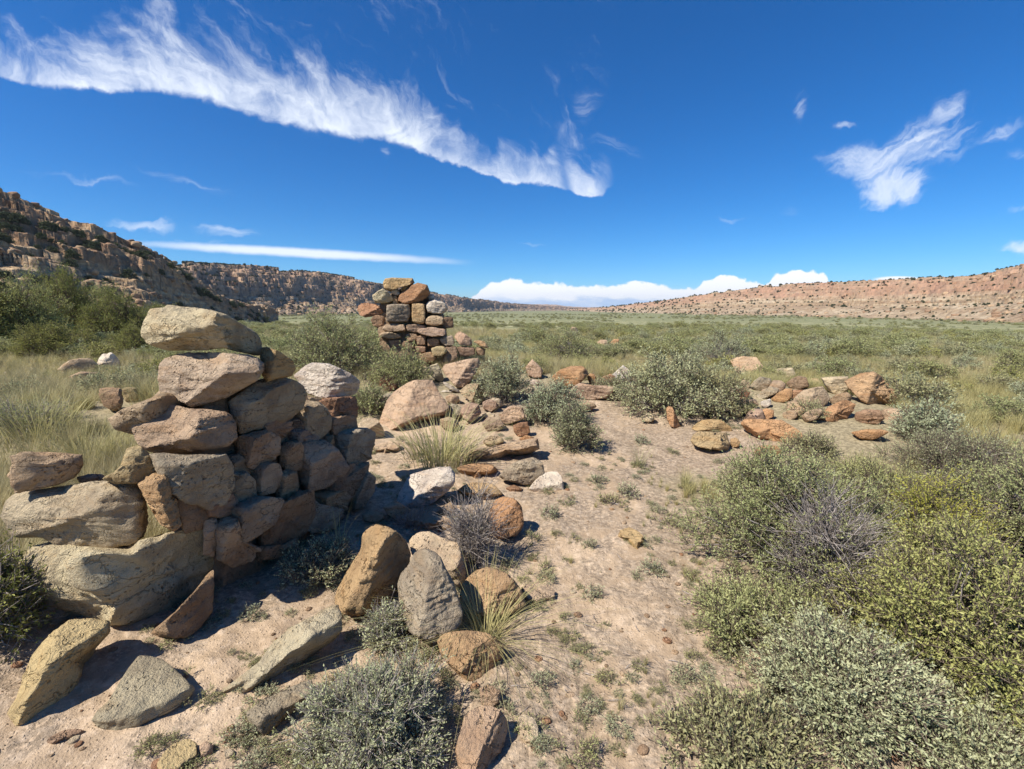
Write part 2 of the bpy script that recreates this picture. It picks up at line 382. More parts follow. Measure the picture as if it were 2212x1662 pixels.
# ------------------------------------------------------------------ mesas and hills (true distance, true height)
def interp(tab, u):
    tab = np.array(tab, float); return np.interp(u, tab[:, 0], tab[:, 1])
def hillmat(name, ca, cb, cc, cliff, tal, sc_=1.):
    m, k = newmat(name); geo = k.node('ShaderNodeNewGeometry'); p = geo.outputs['Position']
    s_ = k.node('ShaderNodeSeparateXYZ'); k.put(s_.inputs[0], p)
    st = k.noise(k.xyz(k.mul(s_.outputs[0], .03), k.mul(s_.outputs[1], .03), k.mul(s_.outputs[2], .9)), .8*sc_, 5, .65, .3)
    n1 = k.noise(p, .06*sc_, 5, .65); n2 = k.noise(p, .5*sc_, 6, .7); n3 = k.voro(p, .55*sc_)
    c = k.mix(k.ss(st, .42, .58), ca, cb); st2 = k.noise(k.xyz(k.mul(s_.outputs[0], .012), k.mul(s_.outputs[1], .012), k.mul(s_.outputs[2], 1.)), .45*sc_, 4, .6, .2); c = k.mix(k.mul(k.ss(st2, .52, .58), .55), c, k.mix(1., c, (.62, .52, .45), 'MULTIPLY')); c = k.mix(k.ss(n1, .45, .65), c, cc)
    c = k.mix(k.mul(k.ss(n2, .42, .60), .65), c, k.mix(1., c, (.55, .50, .47), 'MULTIPLY'))
    c = k.mix(k.mul(k.ss(k.noise(p, .22*sc_, 4, .7), .52, .62), .5), c, tal)
    cl = k.node('ShaderNodeAttribute', attribute_name='cliff').outputs['Fac']
    ver = k.noise(k.xyz(k.mul(s_.outputs[0], .5), k.mul(s_.outputs[1], .5), k.mul(s_.outputs[2], .06)), .6*sc_, 5, .7)
    c = k.mix(k.mul(cl, .85), c, k.mix(k.ss(ver, .4, .62), cliff, k.mix(1., cliff, (1.7, 1.6, 1.5), 'MULTIPLY')))
    lowv = k.node('ShaderNodeAttribute', attribute_name='foot').outputs['Fac']
    c = k.mix(k.mul(lowv, .9), c, k.mix(n2, (.10, .12, .055), (.22, .20, .11)))
    finish(k, c, .95, k.add(k.mul(n2, 1.), k.mul(n3, .8)), 1., .9/sc_, spec=.05)
    return m
def px_az_el(u, v):
    r = ray(u, v); return math.atan2(r[0], r[1]), r[2]/math.hypot(r[0], r[1])
def build_hill(name, label, sky_, rb, depth, mat, seed, cliff_t=.62, ledge=.5, nu=900, nt_=110, rough=1., buttress=8., ramp=.05):
    us = np.linspace(sky_[0][0], sky_[-1][0], nu)
    if sky_[0][0] < -2000: us = np.concatenate([np.linspace(sky_[0][0], -700, 151)[:-1], np.linspace(-700, sky_[-1][0], nu)]); nu = len(us)
    vs = interp(sky_, us)
    azel = np.array([px_az_el(a, b) for a, b in zip(us, vs)])
    az, el = azel[:, 0], azel[:, 1]
    Rb = interp(rb, us); Dp = interp(depth, us)
    Rc = Rb+Dp
    zb = np.array([float(gz_smooth(np.sin(a)*r_, np.cos(a)*r_)) for a, r_ in zip(az, Rb)])-1.
    zc = CAMZ+el*Rc; Hh = zc-zb
    t = np.concatenate([np.linspace(0, 1, nt_), [1.08, 1.3, 1.8, 2.2]])
    def prof(tt):
        p = np.where(tt < cliff_t, ledge*(tt/cliff_t)**1.25, ledge+(1-ledge)*(1-(1-np.clip((tt-cliff_t)/(1-cliff_t), 0, 1))**2.2))
        return p
    AZ = az[:, None]*np.ones_like(t)[None]; TT = np.ones_like(az)[:, None]*t[None]
    R = Rb[:, None]+Dp[:, None]*TT
    Pn = np.stack([(np.sin(AZ)*Rc[:, None]).ravel()*.012, (np.cos(AZ)*Rc[:, None]).ravel()*.012, TT.ravel()*2], 1)
    but = fbm(Pn*3, 4, seed).reshape(R.shape)
    tw = np.clip(TT+but*.13*rough*(TT > 0.02)*(TT < .97), 0, 1)
    z = prof(tw); z = np.where(TT > 1, 1-.25*(TT-1), z)
    # stepped ledges in the upper part
    stp = np.floor(z*11+fbm(Pn*2, 2, seed+4).reshape(R.shape)*.6)/11
    z = np.where((z > ledge*.55) & (TT <= 1), z*.22+stp*.78, z)
    z = np.where(TT <= 1, np.minimum(z, 1.0), z)
    Zw = zb[:, None]+Hh[:, None]*z
    x = np.sin(AZ)*R; y = np.cos(AZ)*R
    P3 = np.stack([x.ravel(), y.ravel(), Zw.ravel()], 1)
    s0 = float(np.median(Rb))/180.
    dn = (fbm(P3*.10/s0**.5, 5, seed+7)*1.1+np.abs(fbm(P3*.35/s0**.5, 4, seed+8))*.40)*s0**.5*rough
    dn = dn.reshape(R.shape)*np.clip(TT*4, 0, 1)*np.where(TT > .93, .35, 1)
    n2 = fbm(P3*.22/s0**.5, 4, seed+10).reshape(R.shape)*buttress*.25*s0**.5*np.clip(TT*2, 0, 1)*(TT < .97)
    x = x+np.sin(AZ)*n2; y = y+np.cos(AZ)*n2; Zw = Zw+dn
    V = np.stack([x.ravel(), y.ravel(), Zw.ravel()], 1)
    m_ = len(t); I, J = np.meshgrid(np.arange(nu-1), np.arange(m_-1), indexing='ij')
    Q = np.stack([I*m_+J, (I+1)*m_+J, (I+1)*m_+J+1, I*m_+J+1], -1).reshape(-1, 4)
    cl = (sstep(tw, cliff_t-.02, cliff_t+.05)*(1-sstep(tw, .90, .97))).ravel()*(fbm(Pn*5, 3, seed+5)*.5+.7)
    foot = 1-sstep(TT.ravel()+.06*fbm(Pn*9, 2, seed+6), ramp, ramp*2.2)
    me = mesh_from(name, V, Q, mat, {'cliff': np.clip(cl, 0, 1), 'foot': foot}, smooth=False)
    o = link(name, me); tag(o, label, None, None, 'structure')
    return V.reshape(nu, m_, 3), us
HM1 = hillmat('near_mesa_rock', (.42, .30, .18), (.58, .45, .28), (.48, .335, .20), (.21, .125, .075), (.27, .21, .14))
HM2 = hillmat('far_mesa_rock', (.38, .275, .175), (.50, .39, .265), (.36, .255, .165), (.27, .18, .125), (.24, .185, .13), .5)
HM3 = hillmat('right_mesa_rock', (.37, .275, .175), (.47, .375, .255), (.35, .255, .165), (.27, .16, .11), (.27, .20, .145), .5)
skyA = [(-3200,-160),(-700,300),(-300,370),(-120,395),(0,424),(60,440),(130,462),(200,482),(250,502),(300,522),(345,548),(375,568),(400,588),(440,612),(480,640),(520,656),(600,668)]
skyB = [(250,568),(390,569),(450,571),(550,577),(620,583),(700,591),(760,600),(820,610),(900,627),(1000,642),(1060,650),(1110,656),(1180,661),(1230,664),(1270,667)]
skyC = [(1225,668),(1300,665),(1360,658),(1450,646),(1500,638),(1560,630),(1600,624),(1640,619),(1700,615),(1800,611),(1900,607),(2000,602),(2080,594),(2150,584),(2212,575),(2500,548),(3000,520)]
skyD = [(980,650),(1060,655),(1110,657),(1200,658),(1225,662),(1270,664),(1330,663),(1400,668)]
VA, uA = build_hill('rocky_hill', 'dark rocky hill with a reddish cliff band and junipers at left', skyA, [(-3200,70),(-700,85),(0,105),(300,130),(480,190),(600,260)], [(-3200,70),(-700,80),(0,95),(300,75),(480,34),(600,12)], HM1, 3, .60, .56, 1000, 150, 1.25, 12.)
VB, uB = build_hill('distant_mesa', 'long flat-topped mesa closing the valley behind the stone pillar', skyB, [(250,330),(400,360),(800,620),(1000,1000),(1270,2200)], [(250,120),(800,140),(1270,120)], HM2, 17, .5, .42, 1000, 80, 1.0, 14.)
VD, uD = build_hill('farthest_mesa', 'low bluish mesa at the far end of the valley', skyD, [(980,3600),(1400,3600)], [(980,300),(1400,300)], HM2, 57, .5, .4, 300, 24, .5, 8.)
VC, uC = build_hill('right_hillside', 'long speckled pinkish hillside rising to the right', skyC, [(1225,1700),(1300,1000),(1500,560),(1900,400),(2212,300),(3000,230)], [(1225,200),(1500,190),(2212,170),(3000,170)], HM3, 29, .62, .52, 1000, 100, .6, 10.)

# ------------------------------------------------------------------ stones
_ico = {}
def ico(level):
    if level not in _ico:
        bm = bmesh.new(); bmesh.ops.create_icosphere(bm, subdivisions=level, radius=1.)
        V = np.array([v.co[:] for v in bm.verts]); Fc = np.array([[v.index for v in f.verts] for f in bm.faces]); bm.free()
        V /= np.linalg.norm(V, axis=1)[:, None]; _ico[level] = (V, Fc)
    return _ico[level]
def azn(az, el=0.):
    a, e = math.radians(az), math.radians(el)
    return np.array([math.cos(a)*math.cos(e), math.sin(a)*math.cos(e), math.sin(e)])
def stone_mesh(name, poly, C, thick, seed, planes=(), ridge=None, angular=22., rough=1., mat=None, yaw=None, level=None, strat=1., lie=0.):
    """A solid block: outline from poly (photo px, at the distance of C), its own depth, cut by flat faces whose
    normals are world directions, then weathered. Returns a mesh with origin at C."""
    rng = np.random.default_rng(seed)
    ez = CAM-C; dist = np.linalg.norm(ez); ez = ez/dist
    if lie: ez = ez*(1-lie)+np.array([0, 0, lie]); ez /= np.linalg.norm(ez)
    ex = np.cross([0, 0, 1.], ez); ex /= np.linalg.norm(ex); ey = np.cross(ez, ex)
    P = []
    for (u, v) in poly:
        r = ray(u, v); t = ((C-CAM)@ez)/(r@ez); q = CAM+r*t-C; P.append((q@ex, q@ey))
    P = np.array(P)*1.01
    size = (np.ptp(P[:, 0])*np.ptp(P[:, 1]))**.5
    cx, cy = .5*(P.max(0)+P.min(0)); P = P-[cx, cy]; C2 = C+ex*cx+ey*cy
    ang = np.arctan2(P[:, 1], P[:, 0]); o_ = np.argsort(ang)
    pxs = size/dist*F
    lv = level or (6 if pxs > 100 else 5 if pxs > 38 else 4)
    D, Fc = ico(lv)
    # silhouette radius by ray casting
    th = np.arctan2(D[:, 1], D[:, 0]); n = len(P); Rs = np.zeros(len(D))
    dx, dy = np.cos(th), np.sin(th)
    for i in range(n):
        a, b = P[i], P[(i+1) % n]; e = b-a
        den = dx*e[1]-dy*e[0]; den = np.where(np.abs(den) < 1e-9, 1e-9, den)
        t = (a[0]*e[1]-a[1]*e[0])/den; s = (a[0]*dy-a[1]*dx)/den
        ok = (t > 0) & (s >= -1e-6) & (s <= 1+1e-6); Rs = np.where(ok & (t > Rs), t, Rs)
    Rs = np.where(Rs <= 0, size*.4, Rs)
    g = (np.hypot(D[:, 0], D[:, 1])/Rs)**angular
    def loc(nw): return np.array([nw@ex, nw@ey, nw@ez])
    hz = thick*size*.5
    if lie: C2 = C2+ez*hz*(.10 if lie > .4 else .55)
    def sup(nl): return max((P@nl[:2]).max(), 1e-4)
    cuts = []
    base = yaw if yaw is not None else math.degrees(math.atan2(ez[1], ez[0]))+rng.uniform(-25, 25)
    jit = lambda s: rng.normal(0, s)
    nl = loc(azn(base+jit(8), 82+jit(5))); cuts.append((nl, sup(nl)*1.0+abs(nl[2])*hz*.25))   # bed top
    for da in (0, 90, -90, 180):
        nw = azn(base+da+jit(8), jit(7)); nl = loc(nw)
        cuts.append((nl, math.hypot(sup(nl)*np.linalg.norm(nl[:2]), 0)*.9+abs(nl[2])*hz))
    nl = loc(azn(base, -80)); cuts.append((nl, sup(nl)+abs(nl[2])*hz*.2))
    for _ in range(11):
        v_ = rng.normal(size=3); v_ /= np.linalg.norm(v_); cuts.append((v_, sup(v_)*rng.uniform(.86, 1.05)+abs(v_[2])*hz*rng.uniform(.7, 1.0)))
    if ridge:
        (ru, rv, rz), nrm = ridge
        r = ray(ru, rv); t = ((C2-CAM)@ez)/(r@ez); q = CAM+r*t-C2; Q = np.array([q@ex, q@ey, rz*hz])
        for (az_, el_) in nrm:
            nl = loc(azn(az_, el_)); cuts.append((nl, max(nl@Q, .15*size)))
    for nl, hh in [(a_, max(b_, .15*size)) for a_, b_ in cuts]: g = g+np.maximum((D@nl)/hh, 0)**angular
    R = g**(-1/angular)
    V = D*R[:, None]
    Vw = V[:, :1]*ex+V[:, 1:2]*ey+V[:, 2:]*ez
    # weathering: broad, chipped, bedded, pitted
    nrm = Vw/np.linalg.norm(Vw, axis=1)[:, None]
    q = Vw/size; so_ = seed*1.37
    d = .032*fbm(q*2.1+so_, 3, seed)-.06*np.abs(fbm(q*3.3+so_+9, 4, seed+1))
    tl = rng.normal(0, .12, 2); hgt = (Vw[:, 2]+Vw[:, 0]*tl[0]+Vw[:, 1]*tl[1])/size
    d = d+.028*strat*fbm(np.stack([hgt*16, q[:, 0]*1.6, q[:, 1]*1.6], 1)+so_, 3, seed+2)
    if lv >= 5: d = d-.035*np.maximum(fbm(q*8+so_, 3, seed+3)-.08, 0)+.013*fbm(q*17, 4, seed+4)
    Vw = Vw+nrm*(d*rough*size)[:, None]
    # keep the true outline: scale across the view so the widest ring follows the traced polygon
    for _it in range(3):
        L3 = np.stack([Vw@ex, Vw@ey, Vw@ez], 1); rr_ = Vw+(C2-CAM); tt_ = ((C2-CAM)@ez)/(rr_@ez); hp = rr_*tt_[:, None]-(C2-CAM); hx, hy = hp@ex, hp@ey; th2 = np.arctan2(hy, hx); rad = np.hypot(hx, hy)
        nb = 128 if lv >= 5 else 40; bi = ((th2+math.pi)/(2*math.pi)*nb).astype(int) % nb; mx = np.zeros(nb); np.maximum.at(mx, bi, rad)
        rs = np.full(nb, np.nan); cntv = np.zeros(nb); acc = np.zeros(nb); bi0 = ((th+math.pi)/(2*math.pi)*nb).astype(int) % nb
        np.add.at(acc, bi0, Rs); np.add.at(cntv, bi0, 1); ok = (cntv > 0) & (mx > 0)
        ff = np.ones(nb); ff[ok] = (acc[ok]/cntv[ok])/mx[ok]; ff = np.clip(ff, .65, 1.6)
        ff = (np.roll(ff, 1)+2*ff+np.roll(ff, -1))/4
        fx = (th2+math.pi)/(2*math.pi)*nb-.5; i0 = np.floor(fx).astype(int); w_ = fx-i0
        f_ = ff[i0 % nb]*(1-w_)+ff[(i0+1) % nb]*w_
        L3[:, :2] *= f_[:, None]
        Vw = L3[:, :1]*ex+L3[:, 1:2]*ey+L3[:, 2:]*ez
    me = mesh_from(name, Vw, Fc, mat or M_ROCK, None, smooth=True)
    try: me.set_sharp_from_angle(angle=math.radians(38))
    except Exception: pass
    return me, C2, size
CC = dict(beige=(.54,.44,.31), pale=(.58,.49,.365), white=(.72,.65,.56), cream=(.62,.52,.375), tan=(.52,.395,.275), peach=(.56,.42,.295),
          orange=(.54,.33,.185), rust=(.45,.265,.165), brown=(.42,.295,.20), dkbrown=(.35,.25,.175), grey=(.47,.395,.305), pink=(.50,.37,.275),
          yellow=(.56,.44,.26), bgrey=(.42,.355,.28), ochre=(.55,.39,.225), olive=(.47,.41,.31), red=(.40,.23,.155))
# near wall: its shaded long face stands on this line
WA, _ = ghit(330, 1400); WB, _ = ghit(810, 1085)
wd = (WB-WA); wd[2] = 0; WLEN = np.linalg.norm(wd); wd /= WLEN; WN = np.array([wd[1], -wd[0], 0.])
WAZ = math.degrees(math.atan2(WN[1], WN[0])); EAZ = WAZ-90
def wall_hit(u, v, off=0., lean=.10):
    n = WN+np.array([0, 0, lean]); p0 = WA-WN*off; r = ray(u, v); t = ((p0-CAM)@n)/(r@n); return CAM+r*t
rseed = [100]
def stone(name, label, col, dep, thick, poly, parent=None, cat='stone', group=None, **kw):
    rseed[0] += 1; sd_ = kw.pop('seed', rseed[0])
    P = np.array(poly, float); cu, cv = .5*(P.max(0)+P.min(0)); vb = P[:, 1].max()
    ub = P[P[:, 1] > vb-.2*np.ptp(P[:, 1])][:, 0].mean()
    if kw.get('lie'):
        C, D_ = ghit(cu, cv+.12*np.ptp(P[:, 1])); C = at(cu, cv, D_)
    elif dep == 'g' or (isinstance(dep, tuple) and dep[0] == 'g'):
        hit, D0 = ghit(ub, vb); wpx = math.sqrt(np.ptp(P[:, 0])*np.ptp(P[:, 1]))*D0/F
        D_ = D0+wpx*thick*.12+(dep[1]*.35 if isinstance(dep, tuple) else 0); C = at(cu, cv, D_)
    elif isinstance(dep, tuple): C = wall_hit(cu, cv, dep[1])
    else: C = at(cu, cv, dep)
    me, C2, size = stone_mesh(name, poly, C, thick, sd_, **kw)
    o = link(name, me)
    o.location = C2
    if parent: o.parent = parent; o.location = Vector(C2)-parent.location
    rr = random.Random(sd_); k = 1+rr.uniform(-.06, .06); o.color = tuple(min(1, q*k*(1+rr.uniform(-.03, .03))) for q in CC[col])+(1,)
    if not parent: tag(o, label, cat, group)
    return o
# ------------------------------------------------------------------ the near ruined wall: core, mortared stones, loose slabs
END = [(EAZ, 12), (WAZ, -8)]
wall = empty('ruined_stone_wall', tuple((WA+WB)/2), 'ruined dry-laid sandstone wall in shade at left, its mortared stones and mud core', 'wall')
def core_mesh(pts, thick, seed, mat, h0):
    """mud and rubble core: pts = [(distance along wall, top z)]"""
    rng = np.random.default_rng(seed); n = 60; m_ = 26
    s = np.linspace(pts[0][0], pts[-1][0], n); top = interp(pts, s)
    ring = []
    for i in range(n):
        hw = thick*.5
        for j in range(m_):
            a = j/m_; zz = top[i]
            # rounded rectangular section
            an = 2*math.pi*a; cx_, cz_ = math.cos(an), math.sin(an)
            k_ = (abs(cx_)**6+abs(cz_)**6)**(-1/6)
            w_ = hw*(1 if zz > .5 else 1)
            ring.append((s[i], cx_*k_*w_, h0+(zz-h0)*(.5+.5*cz_*k_)))
    R = np.array(ring); P = WA[None]*[1, 1, 0]+wd[None]*R[:, :1]-WN[None]*(thick*.5+R[:, 1:2]*-1+.13)+np.array([0, 0, 1.])*R[:, 2:]
    P = P-WN[None]*(.16*np.clip(R[:, 2:], 0, 2)*.6-.04)
    d = fbm(P*6, 4, seed); P = P+WN[None]*(d*.05)[:, None]; P[:, 2] += .05*fbm(P*7, 3, seed+1)*(R[:, 2] > h0+.1)
    F_ = []
    for i in range(n-1):
        for j in range(m_): F_.append((i*m_+j, i*m_+(j+1) % m_, (i+1)*m_+(j+1) % m_, (i+1)*m_+j))
    c0 = [P[:m_].mean(0)]; c1_ = [P[-m_:].mean(0)]
    V = np.vstack([P, c0, c1_]); a, b = len(P), len(P)+1
    for j in range(0, m_, 2):
        F_.append((a, (j+2) % m_, j+1, j)); F_.append((b, (n-1)*m_+j, (n-1)*m_+j+1, (n-1)*m_+(j+2) % m_))
    return V, F_
V, F_ = core_mesh([(.42, .72), (.55, 1.05), (.75, 1.15), (1.0, 1.0), (1.3, .92), (WLEN-.05, .78)], .30, 5, M_MUD, -.1)
o = link('mud_core', mesh_from('mud_core', V-np.array(wall.location), F_, M_MUD, None, True), wall); o.color = (.42, .30, .205, 1)
def ws(col, off, thick, poly, **kw):
    kw.setdefault('yaw', WAZ); P_ = np.array(poly, float); q = .5*(P_.max(0)+P_.min(0)); P_ = q+(P_-q)*1.09; poly = [tuple(v_) for v_ in P_]
    if kw['yaw'] == WAZ: kw.setdefault('ridge', ((q[0], q[1], .75), [(WAZ+random.Random(len(wall.children)).uniform(-12, 12), random.Random(len(wall.children)+5).uniform(-22, -4))]))
    return stone('stone', None, col, ('w', off), thick, poly, parent=wall, **kw)
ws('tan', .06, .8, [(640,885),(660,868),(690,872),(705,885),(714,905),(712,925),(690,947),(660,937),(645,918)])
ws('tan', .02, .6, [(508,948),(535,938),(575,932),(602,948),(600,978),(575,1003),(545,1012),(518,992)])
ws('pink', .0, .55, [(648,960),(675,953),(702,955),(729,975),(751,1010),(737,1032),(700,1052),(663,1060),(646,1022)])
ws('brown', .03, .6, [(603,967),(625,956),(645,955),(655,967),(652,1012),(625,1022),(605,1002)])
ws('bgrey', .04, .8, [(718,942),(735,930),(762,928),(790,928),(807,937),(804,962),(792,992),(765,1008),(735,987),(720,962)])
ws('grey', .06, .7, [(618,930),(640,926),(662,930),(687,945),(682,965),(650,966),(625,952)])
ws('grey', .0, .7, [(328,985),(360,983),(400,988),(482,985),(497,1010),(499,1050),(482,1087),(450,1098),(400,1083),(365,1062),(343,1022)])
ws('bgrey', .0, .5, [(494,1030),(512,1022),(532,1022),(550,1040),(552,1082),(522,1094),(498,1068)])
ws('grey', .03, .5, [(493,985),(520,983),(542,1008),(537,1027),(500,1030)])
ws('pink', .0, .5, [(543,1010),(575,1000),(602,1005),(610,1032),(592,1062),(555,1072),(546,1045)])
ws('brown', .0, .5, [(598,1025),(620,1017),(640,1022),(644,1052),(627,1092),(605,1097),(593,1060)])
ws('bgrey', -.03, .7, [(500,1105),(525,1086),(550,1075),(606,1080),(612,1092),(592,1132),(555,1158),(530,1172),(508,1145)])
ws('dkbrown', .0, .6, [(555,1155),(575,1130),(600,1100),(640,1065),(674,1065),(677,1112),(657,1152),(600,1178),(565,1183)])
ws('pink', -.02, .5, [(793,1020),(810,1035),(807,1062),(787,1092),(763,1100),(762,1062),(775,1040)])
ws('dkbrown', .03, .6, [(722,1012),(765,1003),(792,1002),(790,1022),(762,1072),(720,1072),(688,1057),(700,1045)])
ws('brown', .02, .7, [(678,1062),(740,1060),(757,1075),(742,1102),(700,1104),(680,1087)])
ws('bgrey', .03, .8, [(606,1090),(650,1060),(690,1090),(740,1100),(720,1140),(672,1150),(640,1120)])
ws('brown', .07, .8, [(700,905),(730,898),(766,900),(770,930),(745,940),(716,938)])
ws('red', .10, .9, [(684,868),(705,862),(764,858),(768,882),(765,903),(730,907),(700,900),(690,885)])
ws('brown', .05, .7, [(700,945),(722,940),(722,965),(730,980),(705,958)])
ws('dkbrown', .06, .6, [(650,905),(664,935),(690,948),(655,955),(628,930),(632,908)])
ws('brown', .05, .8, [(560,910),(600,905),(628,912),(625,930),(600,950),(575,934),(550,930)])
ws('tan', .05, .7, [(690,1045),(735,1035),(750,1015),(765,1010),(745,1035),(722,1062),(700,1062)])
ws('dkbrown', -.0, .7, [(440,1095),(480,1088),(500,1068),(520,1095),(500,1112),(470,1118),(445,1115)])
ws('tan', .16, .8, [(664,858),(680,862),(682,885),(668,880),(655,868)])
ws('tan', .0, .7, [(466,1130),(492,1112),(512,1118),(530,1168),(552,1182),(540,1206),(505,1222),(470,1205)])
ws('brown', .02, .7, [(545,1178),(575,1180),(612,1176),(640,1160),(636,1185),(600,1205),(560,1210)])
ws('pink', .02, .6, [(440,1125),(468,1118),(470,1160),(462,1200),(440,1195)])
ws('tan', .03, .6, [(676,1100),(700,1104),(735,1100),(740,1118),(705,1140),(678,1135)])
# stones of the broken end, lit by the sun
ws('yellow', .20, .8, [(222,1030),(245,1022),(262,1008),(275,972),(300,965),(330,990),(360,1025),(330,1042),(290,1042),(250,1042)], yaw=EAZ)
ws('ochre', .06, .9, [(300,1050),(320,1030),(355,1025),(374,1060),(390,1130),(374,1143),(345,1130),(322,1090)], yaw=EAZ, rough=2.0)
ws('tan', .42, .7, [(240,903),(270,884),(328,862),(346,845),(378,860),(415,882),(350,925),(290,935),(255,925)], yaw=EAZ)
ws('dkbrown', .05, .9, [(373,1060),(400,1083),(450,1098),(470,1118),(440,1140),(400,1150),(385,1125)])
# loose slabs balanced on and against the wall: each a thing of its own
stone('balanced_slab', 'big pale buff slab balanced highest on the near wall', 'cream', 2.42, .95,
      [(304,720),(310,696),(322,675),(334,662),(348,668),(362,659),(395,663),(423,665),(455,670),(487,679),(510,693),(530,703),(552,717),(563,731),(567,755),(563,768),(552,771),(530,765),(511,761),(480,752),(445,757),(415,757),(386,758),(350,756),(335,748),(319,744)],
      ridge=((476,720,.95), [(-128, 30), (WAZ+6, -14), (-105, -40)]), cat='rock', seed=7)
stone('rock_slab', 'pale slab with a shaded slanting underside, right under the highest balanced slab', 'pale', 2.40, .95,
      [(344,790),(350,780),(364,771),(407,762),(470,762),(535,766),(558,774),(571,786),(571,800),(555,824),(520,843),(487,861),(455,870),(423,880),(413,880),(392,868),(370,862),(350,856),(345,845),(342,818)],
      ridge=((500,835,.8), [(-128, 34), (-65, -45)]), cat='rock', seed=8)
stone('rock_slab', 'rounded brown slab with a dark underside, third stone down the near wall column', 'tan', 2.30, 1.0,
      [(284,922),(292,908),(311,898),(338,886),(364,874),(385,876),(407,883),(450,884),(487,889),(500,897),(509,914),(513,947),(492,966),(460,972),(431,974),(380,980),(346,982),(320,975),(303,966),(291,947)],
      ridge=((400,948,.9), [(-122, 36), (-100, -45)]), cat='rock', seed=9)
stone('rock', 'small ochre-brown rock wedged right of the highest balanced slab', 'ochre', 2.62, .9,
      [(562,752),(578,750),(604,760),(633,779),(639,797),(630,813),(604,817),(578,826),(566,812),(562,790)], cat='rock', ridge=((590,790,.9), [(-120, 15), (WAZ, -5)]))
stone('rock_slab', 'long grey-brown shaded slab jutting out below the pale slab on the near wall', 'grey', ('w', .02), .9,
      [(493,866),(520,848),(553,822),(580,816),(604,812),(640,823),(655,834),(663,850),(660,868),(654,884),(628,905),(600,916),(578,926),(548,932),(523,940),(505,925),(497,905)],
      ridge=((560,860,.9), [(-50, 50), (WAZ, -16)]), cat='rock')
stone('cap_stone', 'whitish flat-topped rock capping the far end of the near wall', 'white', ('w', .24), .95,
      [(634,812),(648,800),(660,790),(676,783),(711,786),(732,795),(752,804),(768,814),(778,825),(774,842),(768,852),(748,860),(735,866),(717,864),(690,860),(667,852),(650,832)],
      ridge=((720,838,.9), [(-110, 12), (-40, -30)]), cat='rock')
stone('base_slab', 'huge wedge-shaped tan slab forming the foot of the near wall end', 'cream', 2.16, .62,
      [(36,1232),(42,1212),(58,1192),(80,1172),(130,1168),(200,1170),(300,1168),(365,1150),(410,1130),(450,1117),(490,1098),(517,1085),(524,1100),(500,1155),(464,1218),(427,1272),(400,1295),(375,1313),(345,1332),(320,1344),(280,1349),(237,1351),(195,1350),(172,1336),(120,1311),(92,1300),(72,1281),(57,1256),(46,1244)],
      ridge=((335,1205,.7), [(EAZ-30, 22), (WAZ-2, -16)]), cat='rock', seed=15, rough=.9)
stone('rock_slab', 'long pale pitted slab lying across the low end of the near wall', 'pale', 2.12, .95,
      [(4,1107),(14,1084),(28,1070),(42,1063),(75,1058),(107,1055),(160,1047),(200,1040),(250,1038),(294,1040),(309,1060),(318,1097),(319,1130),(311,1158),(295,1172),(275,1180),(240,1190),(212,1193),(175,1189),(140,1185),(115,1175),(95,1163),(60,1161),(31,1160),(22,1150),(16,1141)],
      ridge=((220,1118,.95), [(EAZ-12, 34), (EAZ+18, -20)]), cat='rock', seed=12)
stone('block', 'small squarish rough block on top of the long pale slab', 'tan', 2.2, .9,
      [(22,1022),(30,998),(42,981),(70,977),(100,977),(140,979),(177,983),(180,1004),(172,1020),(160,1033),(130,1046),(100,1053),(65,1061),(36,1063),(26,1050)],
      ridge=((75,1030,.9), [(-150, 10), (EAZ+15, 5)]), cat='rock')
stone('rock', 'thin grey stone in shade between the squarish block and the wall end', 'grey', 2.35, .9, [(163,1030),(190,1024),(220,1024),(245,1040),(215,1046),(175,1048)], cat='rock')
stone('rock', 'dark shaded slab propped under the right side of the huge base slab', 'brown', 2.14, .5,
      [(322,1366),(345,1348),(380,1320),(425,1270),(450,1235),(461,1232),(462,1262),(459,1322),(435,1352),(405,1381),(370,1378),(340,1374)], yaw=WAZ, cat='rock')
stone('rock', 'tall yellow-sided boulder on the soil below the left end of the base slab', 'yellow', 'g', .6,
      [(8,1562),(25,1530),(45,1497),(58,1462),(70,1430),(90,1402),(112,1378),(150,1350),(195,1346),(237,1352),(238,1378),(222,1394),(206,1412),(190,1450),(172,1485),(140,1525),(110,1548),(87,1560),(50,1575),(22,1575)],
      ridge=((112,1460,.9), [(-140, 30), (WAZ, -4)]), cat='rock', lie=.3)

# ------------------------------------------------------------------ foreground stones
G = 'g'
def rk(label, col, poly, thick=.8, dep=G, name='rock', **kw): return stone(name, label, col, dep, thick, poly, cat='rock', **kw)
rk('flat olive-grey stone lying alone on bare soil at bottom left', 'olive', [(198,1557),(212,1535),(232,1520),(248,1495),(262,1470),(280,1442),(300,1418),(325,1420),(350,1426),(370,1441),(389,1459),(405,1473),(421,1489),(416,1500),(405,1513),(385,1528),(362,1543),(330,1555),(300,1570),(272,1578),(250,1583),(225,1580),(210,1570)], .24, name='flat_stone', rough=.4, ridge=((330,1500,.25), [(-90, 78)]), lie=0.85)
rk('long lichen-grey slab tilted out of the soil, casting a black shadow below it', 'pale', [(486,1540),(472,1505),(505,1478),(530,1458),(562,1434),(585,1400),(620,1368),(655,1346),(680,1334),(702,1317),(728,1312),(735,1335),(738,1372),(720,1390),(692,1409),(665,1428),(641,1449),(615,1465),(591,1481),(555,1500),(516,1527)], .45, name='rock_slab', ridge=((610,1425,.7), [(-120, 58), (-60, -30)]), lie=0.25)
rk('grey weathered stone half buried below the long tilted slab', 'bgrey', [(532,1545),(555,1525),(591,1506),(630,1488),(672,1471),(680,1500),(662,1520),(642,1543),(610,1565),(590,1585),(574,1596),(560,1590),(548,1580),(538,1562)], .5, lie=0.3)
